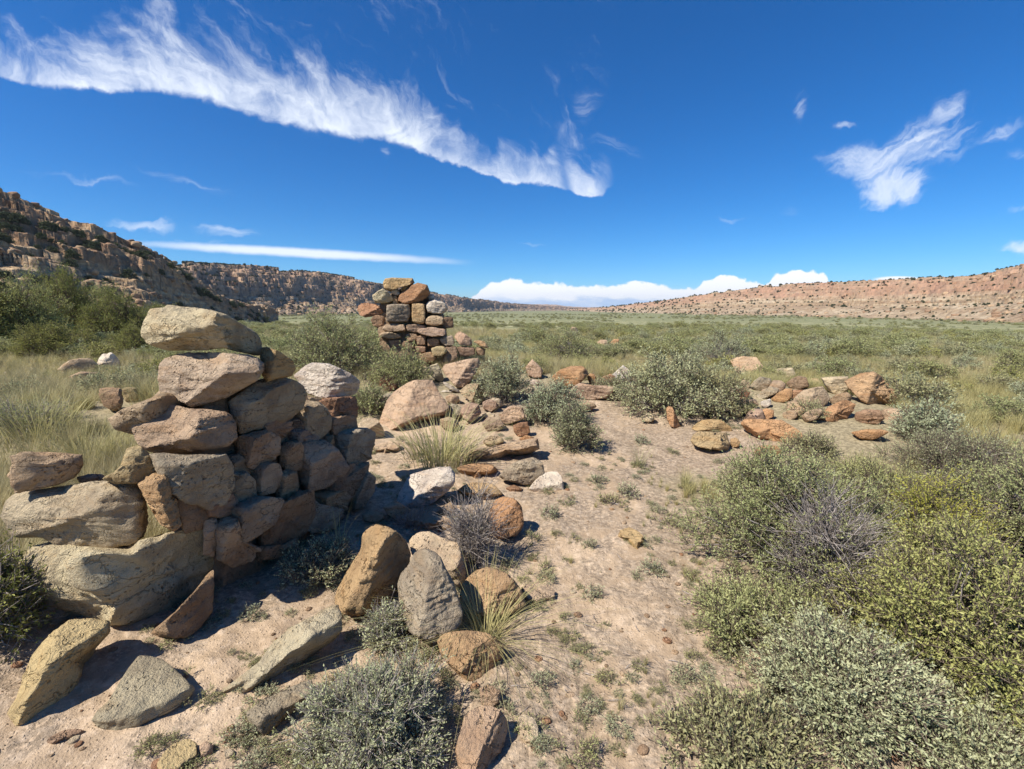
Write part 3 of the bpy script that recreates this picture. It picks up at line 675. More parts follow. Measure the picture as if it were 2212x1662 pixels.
rk('tall orange-brown boulder beside the grey standing stone', 'ochre', [(722,1290),(730,1270),(741,1250),(760,1218),(780,1187),(782,1157),(795,1142),(811,1133),(838,1139),(858,1150),(877,1167),(887,1197),(884,1215),(877,1235),(869,1255),(861,1273),(845,1295),(828,1312),(800,1322),(778,1330),(745,1328),(725,1312)], .8, ridge=((815,1215,.9), [(-165, 35), (-70, 18), (-20, -5)]))
rk('cream rounded slab partly hidden behind the grey standing stone', 'cream', [(884,1169),(893,1158),(906,1150),(928,1148),(953,1161),(970,1168),(987,1172),(996,1190),(1004,1209),(1008,1228),(1007,1248),(998,1262),(987,1271),(973,1255),(940,1225),(900,1215),(888,1195)], .6, ridge=((960,1200,.6), [(-115, 58)]))
rk('grey pitted standing stone at the head of the sagebrush', 'bgrey', [(859,1262),(866,1240),(884,1219),(890,1203),(898,1192),(912,1186),(928,1187),(942,1194),(953,1205),(963,1228),(978,1254),(986,1278),(994,1300),(1000,1322),(997,1345),(980,1370),(960,1382),(935,1390),(905,1380),(885,1366),(868,1330),(862,1295)], .75, dep=(G, -.05), ridge=((925,1270,.9), [(-150, 26), (-60, 24)]))
rk('tan rounded boulder with green-stained foot right of the cream slab', 'ochre', [(993,1285),(1000,1262),(1012,1245),(1030,1232),(1052,1225),(1075,1230),(1097,1240),(1113,1256),(1127,1276),(1137,1305),(1125,1318),(1110,1326),(1085,1330),(1060,1332),(1030,1330),(1008,1325),(998,1308)], .8, ridge=((1070,1290,.8), [(-110, 48), (-60, 10)]))
rk('dull pinkish stone sunk in the path right of the green-footed boulder', 'peach', [(1126,1270),(1145,1263),(1166,1261),(1197,1275),(1197,1300),(1180,1306),(1160,1312),(1133,1302)], .5, lie=0.7)
rk('orange-striped stone under the fan of drooping grass', 'ochre', [(944,1392),(958,1378),(976,1372),(1003,1370),(1028,1371),(1052,1375),(1072,1388),(1087,1406),(1083,1428),(1064,1450),(1042,1475),(1025,1479),(1008,1476),(985,1460),(968,1442),(952,1418)], .7, ridge=((1020,1420,.8), [(-120, 50), (-50, 10)]), lie=0.3)
rk('small reddish stone below the orange-striped stone', 'pink', [(1035,1488),(1055,1478),(1080,1492),(1083,1515),(1062,1530),(1040,1522)], .6)
rk('large smooth brown stone cut by the bottom edge beside the pale cream pebble', 'peach', [(997,1585),(1004,1556),(1022,1541),(1042,1533),(1062,1535),(1082,1544),(1092,1560),(1097,1580),(1087,1616),(1072,1640),(1056,1668),(1025,1700),(1000,1692),(990,1660),(984,1630)], .6, dep=G, ridge=((1050,1600,.8), [(-110, 58), (-30, 10)]), lie=0.4)
rk('small pale cream stone alone on the path near the bottom edge', 'cream', [(1113,1562),(1120,1550),(1132,1544),(1155,1553),(1162,1572),(1166,1592),(1151,1614),(1136,1610),(1124,1600)], .6, lie=0.5)
rk('yellow stone with dark right edge at the bottom, left of the sagebrush', 'yellow', [(340,1655),(352,1635),(367,1618),(386,1608),(407,1601),(426,1612),(428,1640),(415,1655),(400,1668),(385,1685),(345,1685)], .7, dep=G, lie=0.4)
rk('small peach stone right of the yellow bottom stone', 'peach', [(430,1612),(445,1600),(460,1610),(463,1630),(448,1640),(433,1632)], .7)
rk('tiny pale stone further right of the yellow bottom stone', 'cream', [(484,1622),(495,1616),(506,1622),(507,1638),(496,1645),(485,1638)], .8)
rk('low brown stone half sunk in the soil at the far bottom left', 'brown', [(98,1602),(115,1588),(140,1578),(165,1575),(192,1580),(170,1592),(145,1600),(112,1612)], .4, lie=0.8)
rk('bright orange oval boulder in the middle rubble, a grey dry bush against it', 'orange', [(1055,1120),(1058,1102),(1063,1090),(1073,1079),(1087,1073),(1110,1077),(1120,1086),(1127,1096),(1132,1130),(1126,1145),(1116,1156),(1100,1162),(1085,1165),(1068,1158),(1058,1145)], .7, ridge=((1095,1115,.8), [(-115, 52), (-60, 25)]))
rk('tan flat stone just behind the bright orange oval boulder', 'ochre', [(988,1062),(1003,1050),(1021,1044),(1045,1045),(1067,1049),(1087,1070),(1062,1086),(1035,1090),(1008,1087)], .6, lie=0.6)
rk('pointed pale grooved rock leaning up at the foot of the wall shadow', 'white', [(855,1083),(862,1065),(871,1050),(879,1035),(888,1025),(915,1017),(947,1009),(972,1008),(983,1024),(982,1045),(970,1060),(954,1073),(940,1084),(927,1093),(905,1098),(887,1101),(870,1101),(861,1098)], .8, dep=(G, .1), ridge=((930,1060,.8), [(-135, 42), (-75, -25)]), seed=77)
rk('small tan triangular stone under the right side of the pointed pale rock', 'peach', [(938,1109),(955,1095),(973,1083),(984,1097),(982,1111),(960,1112)], .8)
rk('low tan lump of rock at the left foot of the pointed pale rock', 'peach', [(827,1097),(840,1088),(855,1081),(872,1092),(889,1102),(875,1115),(857,1124),(838,1112)], .7)
rk('flat orange stone behind the pointed pale rock', 'orange', [(985,1014),(1000,1007),(1022,1003),(1045,1003),(1064,1006),(1076,1017),(1057,1034),(1040,1038),(1024,1040),(1000,1031)], .6, lie=0.6)
rk('long straight tan slab above the speckled round stone', 'peach', [(1017,1003),(1030,990),(1049,977),(1080,969),(1112,962),(1140,957),(1159,953),(1163,968),(1163,983),(1140,984),(1112,990),(1087,997),(1062,1004),(1035,1008)], .7, name='rock_slab', ridge=((1100,985,.7), [(-110, 60), (-100, -15)]), lie=0.35)
rk('round speckled black-and-white stone beside the white block', 'grey', [(1076,1030),(1090,1014),(1107,1001),(1128,993),(1150,988),(1164,993),(1173,1002),(1176,1022),(1164,1035),(1150,1046),(1130,1048),(1112,1043),(1090,1038)], .8, rough=1.5)
rk('chalk-white wedge-shaped block on the path', 'white', [(1142,1060),(1155,1043),(1173,1026),(1190,1023),(1203,1023),(1211,1032),(1216,1045),(1218,1065),(1200,1069),(1182,1071),(1165,1071),(1150,1068)], .6, rough=.5, ridge=((1190,1055,.7), [(-110, 55), (-90, -10)]), lie=0.3)
rk('small orange disc-like stone set flat in the path', 'ochre', [(1335,1160),(1340,1147),(1360,1141),(1376,1148),(1388,1158),(1391,1171),(1385,1182),(1377,1190),(1357,1178),(1345,1170)], .5, lie=0.85)
rk('low reddish stone between the orange oval boulder and the white block', 'rust', [(1092,1055),(1110,1048),(1130,1058),(1125,1068),(1100,1068)], .6, lie=0.7)
rk('tan stone half sunk below the tan round boulder and the path', 'peach', [(862,1110),(890,1102),(925,1108),(955,1120),(960,1140),(930,1150),(890,1142),(868,1130)], .4, lie=0.8)
# ------------------------------------------------------------------ rubble in the middle
rk('largest tan boulder in the middle rubble, triangular and smooth', 'peach', [(818,928),(822,915),(830,893),(838,872),(852,855),(866,845),(880,836),(894,830),(915,829),(933,830),(941,843),(949,858),(960,872),(969,886),(967,896),(960,905),(935,918),(912,925),(890,930),(868,938),(838,944),(826,936)], .8, ridge=((880,885,.75), [(-140, 40), (-65, 42)]), rough=.8, lie=0.2)
rk('pale lobe of rock at the upper left shoulder of the largest tan boulder', 'olive', [(816,876),(819,865),(823,856),(834,851),(846,849),(868,854),(868,873),(850,884),(837,888),(824,884)], .8)
rk('cream rock with a dark hollow under it beside the wall end', 'cream', [(770,924),(776,914),(783,905),(798,903),(813,904),(827,924),(833,946),(822,950),(810,952),(795,942),(780,933)], .8, ridge=((800,925,.8), [(-120, 45), (-60, -25)]))
rk('pale flat rock right of the wall shadow blob', 'peach', [(803,968),(820,960),(842,954),(864,960),(864,976),(848,982),(830,987),(810,980)], .6, lie=0.7)
rk('large brownish rock below the stone pillar, split by a crack', 'pink', [(955,796),(963,788),(977,784),(997,779),(1015,775),(1033,774),(1039,787),(1028,806),(1014,826),(1000,838),(987,838),(972,822),(960,808)], .8, ridge=((1000,805,.8), [(-130, 38), (-60, 5)]))
rk('whitish wedge of rock below the yellow stone of the pillar', 'pale', [(920,796),(930,790),(945,785),(953,800),(959,818),(953,827),(940,820),(928,810)], .7)
rk('narrow white rock chip left of the split brownish rock', 'white', [(955,822),(968,828),(982,836),(995,845),(990,850),(972,842),(960,834)], .7)
rk('thin white flake lying below the narrow chip', 'white', [(950,846),(964,843),(980,845),(978,851),(955,851)], .6, lie=0.7)
rk('tan round block with dark right side in the middle rubble', 'tan', [(995,848),(1001,838),(1009,831),(1022,828),(1033,829),(1044,843),(1044,862),(1035,870),(1025,874),(1010,863),(1002,857)], .9, ridge=((1027,850,.8), [(-140, 30), (-35, -5)]))
rk('low brown rock in front of the tan round block', 'pink', [(994,893),(997,882),(1007,873),(1019,870),(1034,873),(1040,893),(1030,903),(1017,912),(1002,905)], .7)
rk('small grey rock with a pebble hollow beside the largest tan boulder', 'bgrey', [(966,882),(976,872),(988,874),(1001,885),(1000,902),(986,905),(974,900)], .8)
rk('peach knobbly rock left of the blue-grey bush', 'peach', [(1078,912),(1084,892),(1096,880),(1109,876),(1129,881),(1136,903),(1124,909),(1112,912),(1095,918)], .7)
rk('rusty low rock below the peach knobbly rock', 'rust', [(1108,918),(1124,913),(1140,911),(1146,934),(1135,942),(1120,944),(1110,934)], .6)
rk('orange rounded boulder behind the middle bushes', 'orange', [(1190,817),(1200,806),(1213,798),(1234,791),(1258,791),(1266,798),(1272,808),(1263,818),(1253,829),(1240,834),(1227,839),(1210,832),(1198,826)], .8)
rk('peach pointed rock far behind the middle bushes', 'peach', [(1135,794),(1142,785),(1150,776),(1162,787),(1173,799),(1169,817),(1155,818),(1141,812)], .8)
rk('small flat white rock left of the orange rounded boulder', 'white', [(1130,828),(1138,822),(1148,818),(1168,824),(1164,832),(1148,833)], .6)
rk('small rusty rock just right of the orange rounded boulder', 'orange', [(1268,814),(1275,807),(1284,808),(1292,826),(1282,832),(1273,829)], .8)
rk('rusty saddle-shaped rock left of the bright white rock', 'rust', [(1288,828),(1298,816),(1319,807),(1330,814),(1327,831),(1310,835),(1296,834)], .8)
rk('bright white angular rock among the middle bushes', 'white', [(1320,812),(1332,801),(1346,789),(1357,797),(1366,807),(1363,821),(1350,827),(1336,830),(1325,822)], .8)
rk('broad pinkish rock in front of the rusty saddle-shaped rock', 'pink', [(1228,847),(1240,834),(1253,827),(1282,833),(1310,833),(1333,836),(1322,850),(1309,861),(1280,864),(1255,862),(1238,856)], .6)
rk('small tan rock poking from the middle scrub, left one of the far pair', 'peach', [(1289,740),(1298,734),(1313,735),(1318,748),(1308,756),(1296,754)], .8)
rk('small orange rock poking from the middle scrub, right one of the far pair', 'orange', [(1316,742),(1326,733),(1338,733),(1336,748),(1326,755),(1317,752)], .8)
rk('brown knob of rock rising from the far scrub', 'tan', [(1229,715),(1236,706),(1246,708),(1251,722),(1243,729),(1232,728)], .9)
rk('white flat stone deep in the scrub above the bright white rock', 'white', [(1435,735),(1446,729),(1460,734),(1456,741),(1442,742)], .6)
rk('dark red rock showing between bushes left of the largest tan boulder', 'red', [(818,824),(828,812),(844,812),(853,824),(859,838),(845,846),(830,846),(822,836)], .8)
rk('upright orange spike of rock under the blue-grey bushes', 'orange', [(1439,882),(1445,877),(1453,880),(1462,900),(1472,925),(1460,926),(1447,920),(1441,905)], .8, ridge=((1455,905,.8), [(-130, 5), (-50, 5)]))
rk('orange cap rock lying on the yellow-orange block by the path', 'ochre', [(1494,926),(1503,916),(1516,908),(1536,906),(1557,907),(1570,916),(1581,926),(1580,939),(1566,938),(1545,934),(1525,930),(1505,932)], .85, dep=(G, .22), ridge=((1530,925,.7), [(-120, 50), (-90, -5)]))
rk('yellow-orange block under the orange cap rock', 'yellow', [(1491,952),(1497,940),(1508,932),(1535,933),(1567,937),(1575,960),(1572,970),(1563,977),(1545,975),(1530,970),(1511,967),(1498,962)], .8, ridge=((1530,950,.8), [(-110, 30), (-30, -5)]))
rk('small orange stone right of the yellow-orange block', 'ochre', [(1578,948),(1590,945),(1600,955),(1596,966),(1583,968),(1577,958)], .8)
# ------------------------------------------------------------------ ruined room corner at right
rk('pale orange tilted block at the upper left of the right ruin', 'peach', [(1577,779),(1590,773),(1604,770),(1634,772),(1646,788),(1659,806),(1653,815),(1625,817),(1599,817),(1586,798)], .8, dep=(G, .55), ridge=((1625,806,.8), [(-135, 50), (-90, -10)]))
rk('white slab right of the pale orange tilted block', 'cream', [(1659,801),(1685,796),(1712,793),(1721,813),(1703,818),(1684,821),(1670,811)], .7, dep=(G, .45))
rk('pale green-stained rock under the pale orange tilted block', 'olive', [(1619,834),(1630,822),(1641,814),(1665,817),(1668,833),(1655,842),(1641,847),(1628,842)], .8, dep=(G, .3))
rk('dark brown block under the end of the white slab', 'brown', [(1697,828),(1710,818),(1724,812),(1742,815),(1749,836),(1735,840),(1718,843),(1704,838)], .8, dep=(G, .35))
rk('orange wedge in the heart of the right ruin', 'orange', [(1664,862),(1680,849),(1697,839),(1712,839),(1713,860),(1700,868),(1686,872),(1672,868)], .8, dep=(G, .15))
rk('dark red stone at the left edge of the right ruin', 'rust', [(1577,850),(1590,842),(1604,837),(1622,847),(1616,861),(1600,866),(1584,862)], .8, dep=(G, .1))
rk('broad brown banded rock left of the cream block in the right ruin', 'pink', [(1712,864),(1722,853),(1736,843),(1756,838),(1777,834),(1786,846),(1793,862),(1787,872),(1776,882),(1755,883),(1736,882),(1720,876)], .8, dep=(G, .2), ridge=((1752,858,.8), [(-135, 35), (-80, 15)]))
rk('cream block leaning on the biggest brown boulder', 'cream', [(1772,816),(1800,814),(1832,813),(1836,840),(1824,848),(1811,855),(1798,850),(1788,844),(1780,830)], .8, dep=(G, .42))
rk('small yellow stone behind the banded rock of the right ruin', 'yellow', [(1747,821),(1756,817),(1768,818),(1775,830),(1765,835),(1752,836)], .8, dep=(G, .4))
rk('biggest brown boulder, crowning the right end of the right ruin', 'ochre', [(1824,824),(1840,815),(1859,807),(1872,805),(1887,803),(1903,812),(1920,833),(1936,856),(1936,871),(1912,875),(1887,880),(1872,873),(1860,867),(1846,853),(1833,841)], .8, dep=(G, .38), ridge=((1880,845,.85), [(-125, 22), (-60, 0)]), seed=211)
rk('orange tongue-shaped slab below the biggest brown boulder', 'orange', [(1759,914),(1772,900),(1787,885),(1803,877),(1822,869),(1835,872),(1846,879),(1838,896),(1826,908),(1812,922),(1794,923),(1776,922)], .7, dep=(G, .08), ridge=((1805,895,.7), [(-130, 52), (-60, 10)]), lie=0.3)
rk('pale crumbly rock under the right edge of the biggest brown boulder', 'peach', [(1900,887),(1922,882),(1948,883),(1954,908),(1938,912),(1916,912),(1905,900)], .8, dep=(G, .1))
rk('crumbling brown rubble lump between the orange tongue and the pale crumbly rock', 'brown', [(1848,890),(1870,884),(1902,886),(1912,905),(1895,918),(1862,918),(1846,906)], .6, dep=(G, .1), rough=2)
rk('long low orange rock half hidden by the big bush', 'orange', [(1832,933),(1865,928),(1907,926),(1923,935),(1905,944),(1882,952),(1856,948)], .7)
rk('long orange shelf-like slab over a black hollow in the right ruin', 'orange', [(1600,922),(1606,914),(1617,911),(1650,912),(1688,914),(1710,928),(1732,941),(1728,955),(1718,962),(1680,960),(1636,960),(1624,950),(1612,936)], .75, dep=(G, .12), ridge=((1660,935,.8), [(-115, 45), (-90, 0), (-20, -30)]), lie=0.3)
rk('small orange stone under the long shelf-like slab', 'orange', [(1628,978),(1634,969),(1642,962),(1677,962),(1691,976),(1682,989),(1655,990),(1640,987)], .7)
rk('pinkish grey stone behind the long shelf-like slab', 'pink', [(1607,902),(1616,890),(1628,882),(1648,884),(1654,908),(1630,912),(1612,910)], .8, dep=(G, .15))
rk('greenish tan stone in the middle of the right ruin', 'olive', [(1629,856),(1642,848),(1662,835),(1683,838),(1682,849),(1655,861),(1640,864)], .8, dep=(G, .25))
rk('small white stone under the orange wedge of the right ruin', 'white', [(1642,868),(1652,865),(1664,861),(1667,873),(1655,882),(1644,878)], .8, dep=(G, .1))
rk('low tan stone between shelf-like slab and orange tongue', 'peach', [(1690,892),(1706,886),(1722,890),(1724,902),(1706,908),(1692,903)], .7, dep=(G, .1))
rk('yellow-brown clod at the left foot of the right ruin', 'yellow', [(1576,893),(1586,882),(1600,880),(1604,896),(1594,905),(1580,904)], .8, dep=(G, .1))
rk('tan filler stone under the white slab of the right ruin', 'tan', [(1640,843),(1660,838),(1668,822),(1688,822),(1700,832),(1690,848),(1660,856)], .8, dep=(G, .3))
rk('rusty stone tucked between the dark brown block and the banded rock', 'rust', [(1700,842),(1718,842),(1738,842),(1728,856),(1714,864),(1700,858)], .8, dep=(G, .2))
rk('tan stone filling the gap below the banded rock of the right ruin', 'tan', [(1700,868),(1720,864),(1742,882),(1735,896),(1715,900),(1698,888)], .8)
rk('pinkish stone in front of the dark red stone of the right ruin', 'pink', [(1590,868),(1610,862),(1632,862),(1640,876),(1620,884),(1598,884)], .8)
rk('small orange stone in front of the pinkish stone of the right ruin', 'orange', [(1640,888),(1655,882),(1672,886),(1672,900),(1656,908),(1642,902)], .8)
rk('long tan stone behind the orange tongue-shaped slab', 'peach', [(1730,898),(1748,886),(1772,882),(1780,892),(1762,908),(1740,914)], .8)
rk('brown stone under the left corner of the biggest brown boulder', 'brown', [(1790,862),(1806,852),(1830,846),(1842,858),(1836,870),(1812,876),(1796,874)], .8)
rk('pale block on the soil left of the pale green-stained rock', 'cream', [(1596,828),(1606,820),(1620,824),(1620,838),(1604,842)], .8, dep=(G, .2))
rk('tan angular rock left of the rusty low rock in the middle', 'tan', [(1040,915),(1055,900),(1078,902),(1090,918),(1078,932),(1052,932)], .8)
rk('pale rock behind the peach knobbly rock near the blue-grey bush', 'pale', [(1052,868),(1066,858),(1082,862),(1088,876),(1074,884),(1056,882)], .8)
rk('peach stone between the narrow white chip and the tan round block', 'peach', [(962,858),(974,850),(990,854),(994,868),(980,874),(966,870)], .8)
rk('low orange stone on the soil left of the broad pinkish rock', 'orange', [(1200,858),(1214,850),(1230,852),(1234,864),(1220,870),(1204,868)], .8)
rk('tan flat stone on the near side of the broad pinkish rock', 'peach', [(1246,876),(1262,868),(1284,870),(1290,880),(1272,888),(1252,886)], .7)
rk('tan slab lying between the orange flat stone and the long straight slab', 'tan', [(1000,985),(1020,972),(1050,968),(1058,978),(1030,990),(1006,998)], .7)
rk('peach stone in the grass right of the wide grass clump', 'peach', [(1042,952),(1060,940),(1084,944),(1090,956),(1070,964),(1048,962)], .8)
rk('orange stone between the rusty low rock and the long straight slab', 'orange', [(1120,948),(1136,940),(1154,944),(1150,954),(1130,957)], .8)
rk('tan slab leaning below the large brownish split rock', 'tan', [(1000,838),(1020,832),(1040,822),(1050,832),(1036,842),(1010,848)], .7)
rk('pinkish rock on the near side of the tan round block', 'pink', [(1042,868),(1058,862),(1072,868),(1076,882),(1060,890),(1044,884)], .8)
rk('brown stone at the right foot of the largest tan boulder', 'tan', [(950,905),(970,900),(990,908),(992,922),(970,930),(952,922)], .8)
rk('pale slab end showing beside the low brown rock', 'pale', [(1040,896),(1056,890),(1070,896),(1068,904),(1050,906)], .7)
rk('tan low rock behind the silvery sage in the wall shadow', 'tan', [(780,1112),(800,1102),(826,1106),(834,1120),(812,1130),(788,1126)], .6)
rk('peach stone sunk between the cream slab and the dry grey bush', 'peach', [(930,1108),(950,1120),(985,1128),(990,1145),(960,1150),(935,1138)], .5, lie=.7)
rk('cream stone left of the upright orange spike', 'cream', [(1385,900),(1398,892),(1412,896),(1414,908),(1400,914),(1388,910)], .8)
# ------------------------------------------------------------------ rocks at left behind the wall
rk('broad tan rock behind the wall at left, beside the small white rock', 'peach', [(118,800),(133,788),(151,778),(172,774),(193,773),(204,780),(212,788),(207,803),(175,806),(140,805)], .8)
rk('small whitish rock on grass behind the wall at left', 'white', [(208,788),(213,776),(221,767),(241,761),(252,771),(260,783),(252,798),(235,800),(217,799)], .8, ridge=((235,785,.8), [(-130, 30), (-60, 0)]))
rk('low tan rock in the grass below the broad tan rock', 'peach', [(145,815),(158,808),(175,803),(216,804),(209,819),(185,823),(160,826)], .6)
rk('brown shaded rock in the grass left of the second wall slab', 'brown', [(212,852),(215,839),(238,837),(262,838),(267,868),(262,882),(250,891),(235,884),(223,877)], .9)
rk('yellow-orange stone just right of the brown shaded rock', 'yellow', [(263,842),(272,837),(297,838),(300,866),(285,870),(270,868)], .8)
rk('orange flat rock in the grass behind the brown slab', 'peach', [(100,735),(112,730),(128,732),(126,742),(108,744)], .6, dep=G)

# ------------------------------------------------------------------ the stone pillar (standing corner of a far wall)
TD = 8.3
pb = at(890, 785, TD)
pil = empty('stone_pillar', (float(pb[0]), float(pb[1]), float(gz([pb[0]], [pb[1]])[0])), 'tall standing pillar of stacked orange and grey sandstone blocks against the sky', 'stone pillar')
def tp(col, poly, dz=0., thick=.9, **kw):
    kw.setdefault('yaw', -88); return stone('stone', None, col, TD+dz, thick, poly, parent=pil, **kw)
core = stone('mud_core', None, 'dkbrown', TD+.42, .5, [(832,645),(860,625),(905,620),(925,640),(955,660),(962,700),(968,740),(985,790),(960,800),(900,800),(850,790),(822,750),(815,700),(820,660)], parent=pil, yaw=-88, mat=M_MUD)
tp('ochre', [(827,611),(832,602),(848,600),(872,601),(891,601),(896,612),(882,618),(862,622),(850,627),(842,630),(830,624)], -.02)
tp('rust', [(860,649),(862,640),(868,631),(882,620),(902,611),(923,616),(930,634),(922,643),(911,650),(893,656),(873,658)], -.10, ridge=((900,640,.9), [(-110, 20), (-60, -30)]))
tp('yellow', [(864,624),(872,617),(885,614),(895,611),(892,620),(878,628),(868,631)], -.0)
tp('white', [(842,631),(851,621),(860,625),(865,634),(860,639),(848,637)], -.02)
tp('cream', [(803,638),(813,631),(827,623),(838,631),(847,639),(852,649),(842,654),(829,656),(810,655)], -.04)
tp('ochre', [(850,640),(856,638),(862,648),(860,658),(848,657)], .0)
tp('rust', [(772,669),(776,661),(782,656),(796,656),(811,657),(821,665),(831,675),(819,680),(805,684),(790,686),(778,682)], .0, ridge=((800,675,.8), [(-120, 45), (-80, -20)]))
tp('brown', [(800,690),(808,682),(830,679),(834,698),(822,710),(806,705)], .05)
tp('bgrey', [(835,659),(850,657),(870,657),(886,659),(888,678),(881,695),(858,697),(835,695)], -.10, rough=.8)
tp('ochre', [(889,657),(903,655),(919,657),(919,678),(917,699),(903,701),(889,694)], -.08)
tp('white', [(920,657),(928,650),(938,647),(950,650),(962,656),(968,667),(962,675),(953,680),(938,679),(923,675)], -.02)
tp('white', [(924,638),(930,635),(937,637),(939,647),(927,650)], .05)
tp('tan', [(918,690),(926,684),(936,680),(957,683),(959,702),(940,705),(920,702)], -.06)
tp('dkbrown', [(955,687),(966,683),(979,686),(980,708),(962,710)], .02)
tp('tan', [(825,712),(829,705),(834,700),(855,698),(874,701),(879,716),(855,718),(831,716)], -.08)
tp('pink', [(876,701),(898,699),(920,703),(922,716),(898,719),(878,717)], -.04)
tp('pink', [(900,715),(908,708),(935,707),(960,710),(966,720),(960,727),(948,729),(928,727),(908,724)], -.14)
tp('tan', [(817,726),(823,719),(830,715),(846,718),(863,722),(870,730),(855,733),(836,733)], -.08)
tp('brown', [(876,721),(901,720),(902,737),(880,738)], -.04)
tp('brown', [(899,726),(920,725),(920,746),(901,746)], -.08)
tp('grey', [(949,732),(962,727),(977,724),(983,740),(975,750),(964,748),(954,742)], -.10)
tp('brown', [(922,731),(949,731),(950,748),(924,749)], -.06)
tp('yellow', [(931,752),(943,748),(958,748),(968,758),(962,765),(953,770),(935,770)], -.25)
tp('pink', [(981,728),(986,720),(993,715),(1006,722),(1018,732),(1021,748),(1007,748),(993,745)], -.12, ridge=((1000,733,.8), [(-135, 30), (-75, 0)]))
tp('dkbrown', [(985,748),(1005,748),(1025,750),(1027,767),(1010,771),(992,771)], -.08)
tp('ochre', [(1020,737),(1033,735),(1047,738),(1058,754),(1048,753),(1037,748)], -.08)
tp('brown', [(1026,751),(1040,750),(1049,754),(1047,768),(1030,768)], -.04)
tp('dkbrown', [(962,750),(986,747),(990,783),(972,788),(956,786)], -.10)
tp('brown', [(896,748),(920,747),(920,763),(900,762)], -.08)
tp('brown', [(868,735),(896,738),(896,752),(880,755),(868,748)], .0)
tp('dkbrown', [(818,700),(832,698),(828,714),(818,722),(812,712)], .08)
tp('brown', [(905,765),(930,760),(945,772),(935,784),(912,782)], -.12)
tp('brown', [(838,733),(868,733),(870,750),(845,752)], .0)
# ------------------------------------------------------------------ plants
def tubes(Pts, Rad):
    """Pts (n,k,3), Rad (n,k): three-sided tapered twigs"""
    n, k, _ = Pts.shape
    d = np.gradient(Pts, axis=1); d /= np.linalg.norm(d, axis=2, keepdims=True)+1e-9
    ref = np.where(np.abs(d[..., 2:]) > .9, np.array([1., 0, 0]), np.array([0, 0, 1.]))
    a = np.cross(d, ref); a /= np.linalg.norm(a, axis=2, keepdims=True)+1e-9; b = np.cross(d, a)
    rings = []
    for j in range(3):
        t = 2*math.pi*j/3; rings.append(Pts+(a*math.cos(t)+b*math.sin(t))*Rad[..., None])
    V = np.stack(rings, 2).reshape(-1, 3)
    I, K, J = np.meshgrid(np.arange(n), np.arange(k-1), np.arange(3), indexing='ij'); J2 = (J+1) % 3
    q = np.stack([(I*k+K)*3+J, (I*k+K)*3+J2, (I*k+K+1)*3+J2, (I*k+K+1)*3+J], -1).reshape(-1, 4)
    return V, q
def curve_pts(A, B, bend, k, rng):
    t = np.linspace(0, 1, k)[None, :, None]; M = (A+B)/2+bend
    P = (1-t)**2*A[:, None]+2*t*(1-t)*M[:, None]+t*t*B[:, None]
    j = rng.normal(0, 1, P.shape)*np.linalg.norm(B-A, axis=1)[:, None, None]*.025; j[:, 0] = 0
    return P+j
def leaves(Pc, Dr, size, aspect, rng, spread=.8):
    """a small pointed folded leaf at each point; Dr the twig direction"""
    n = len(Pc); d = Dr+rng.normal(0, spread, (n, 3)); d /= np.linalg.norm(d, axis=1)[:, None]
    w = np.cross(d, rng.normal(size=(n, 3))); w /= np.linalg.norm(w, axis=1)[:, None]
    s = size*rng.uniform(.6, 1.35, n)[:, None]
    V = np.stack([Pc, Pc+d*s*.5+w*s/aspect*.5, Pc+d*s, Pc+d*s*.5-w*s/aspect*.5], 1).reshape(-1, 3)
    Q = np.arange(n*4).reshape(n, 4); return V, Q
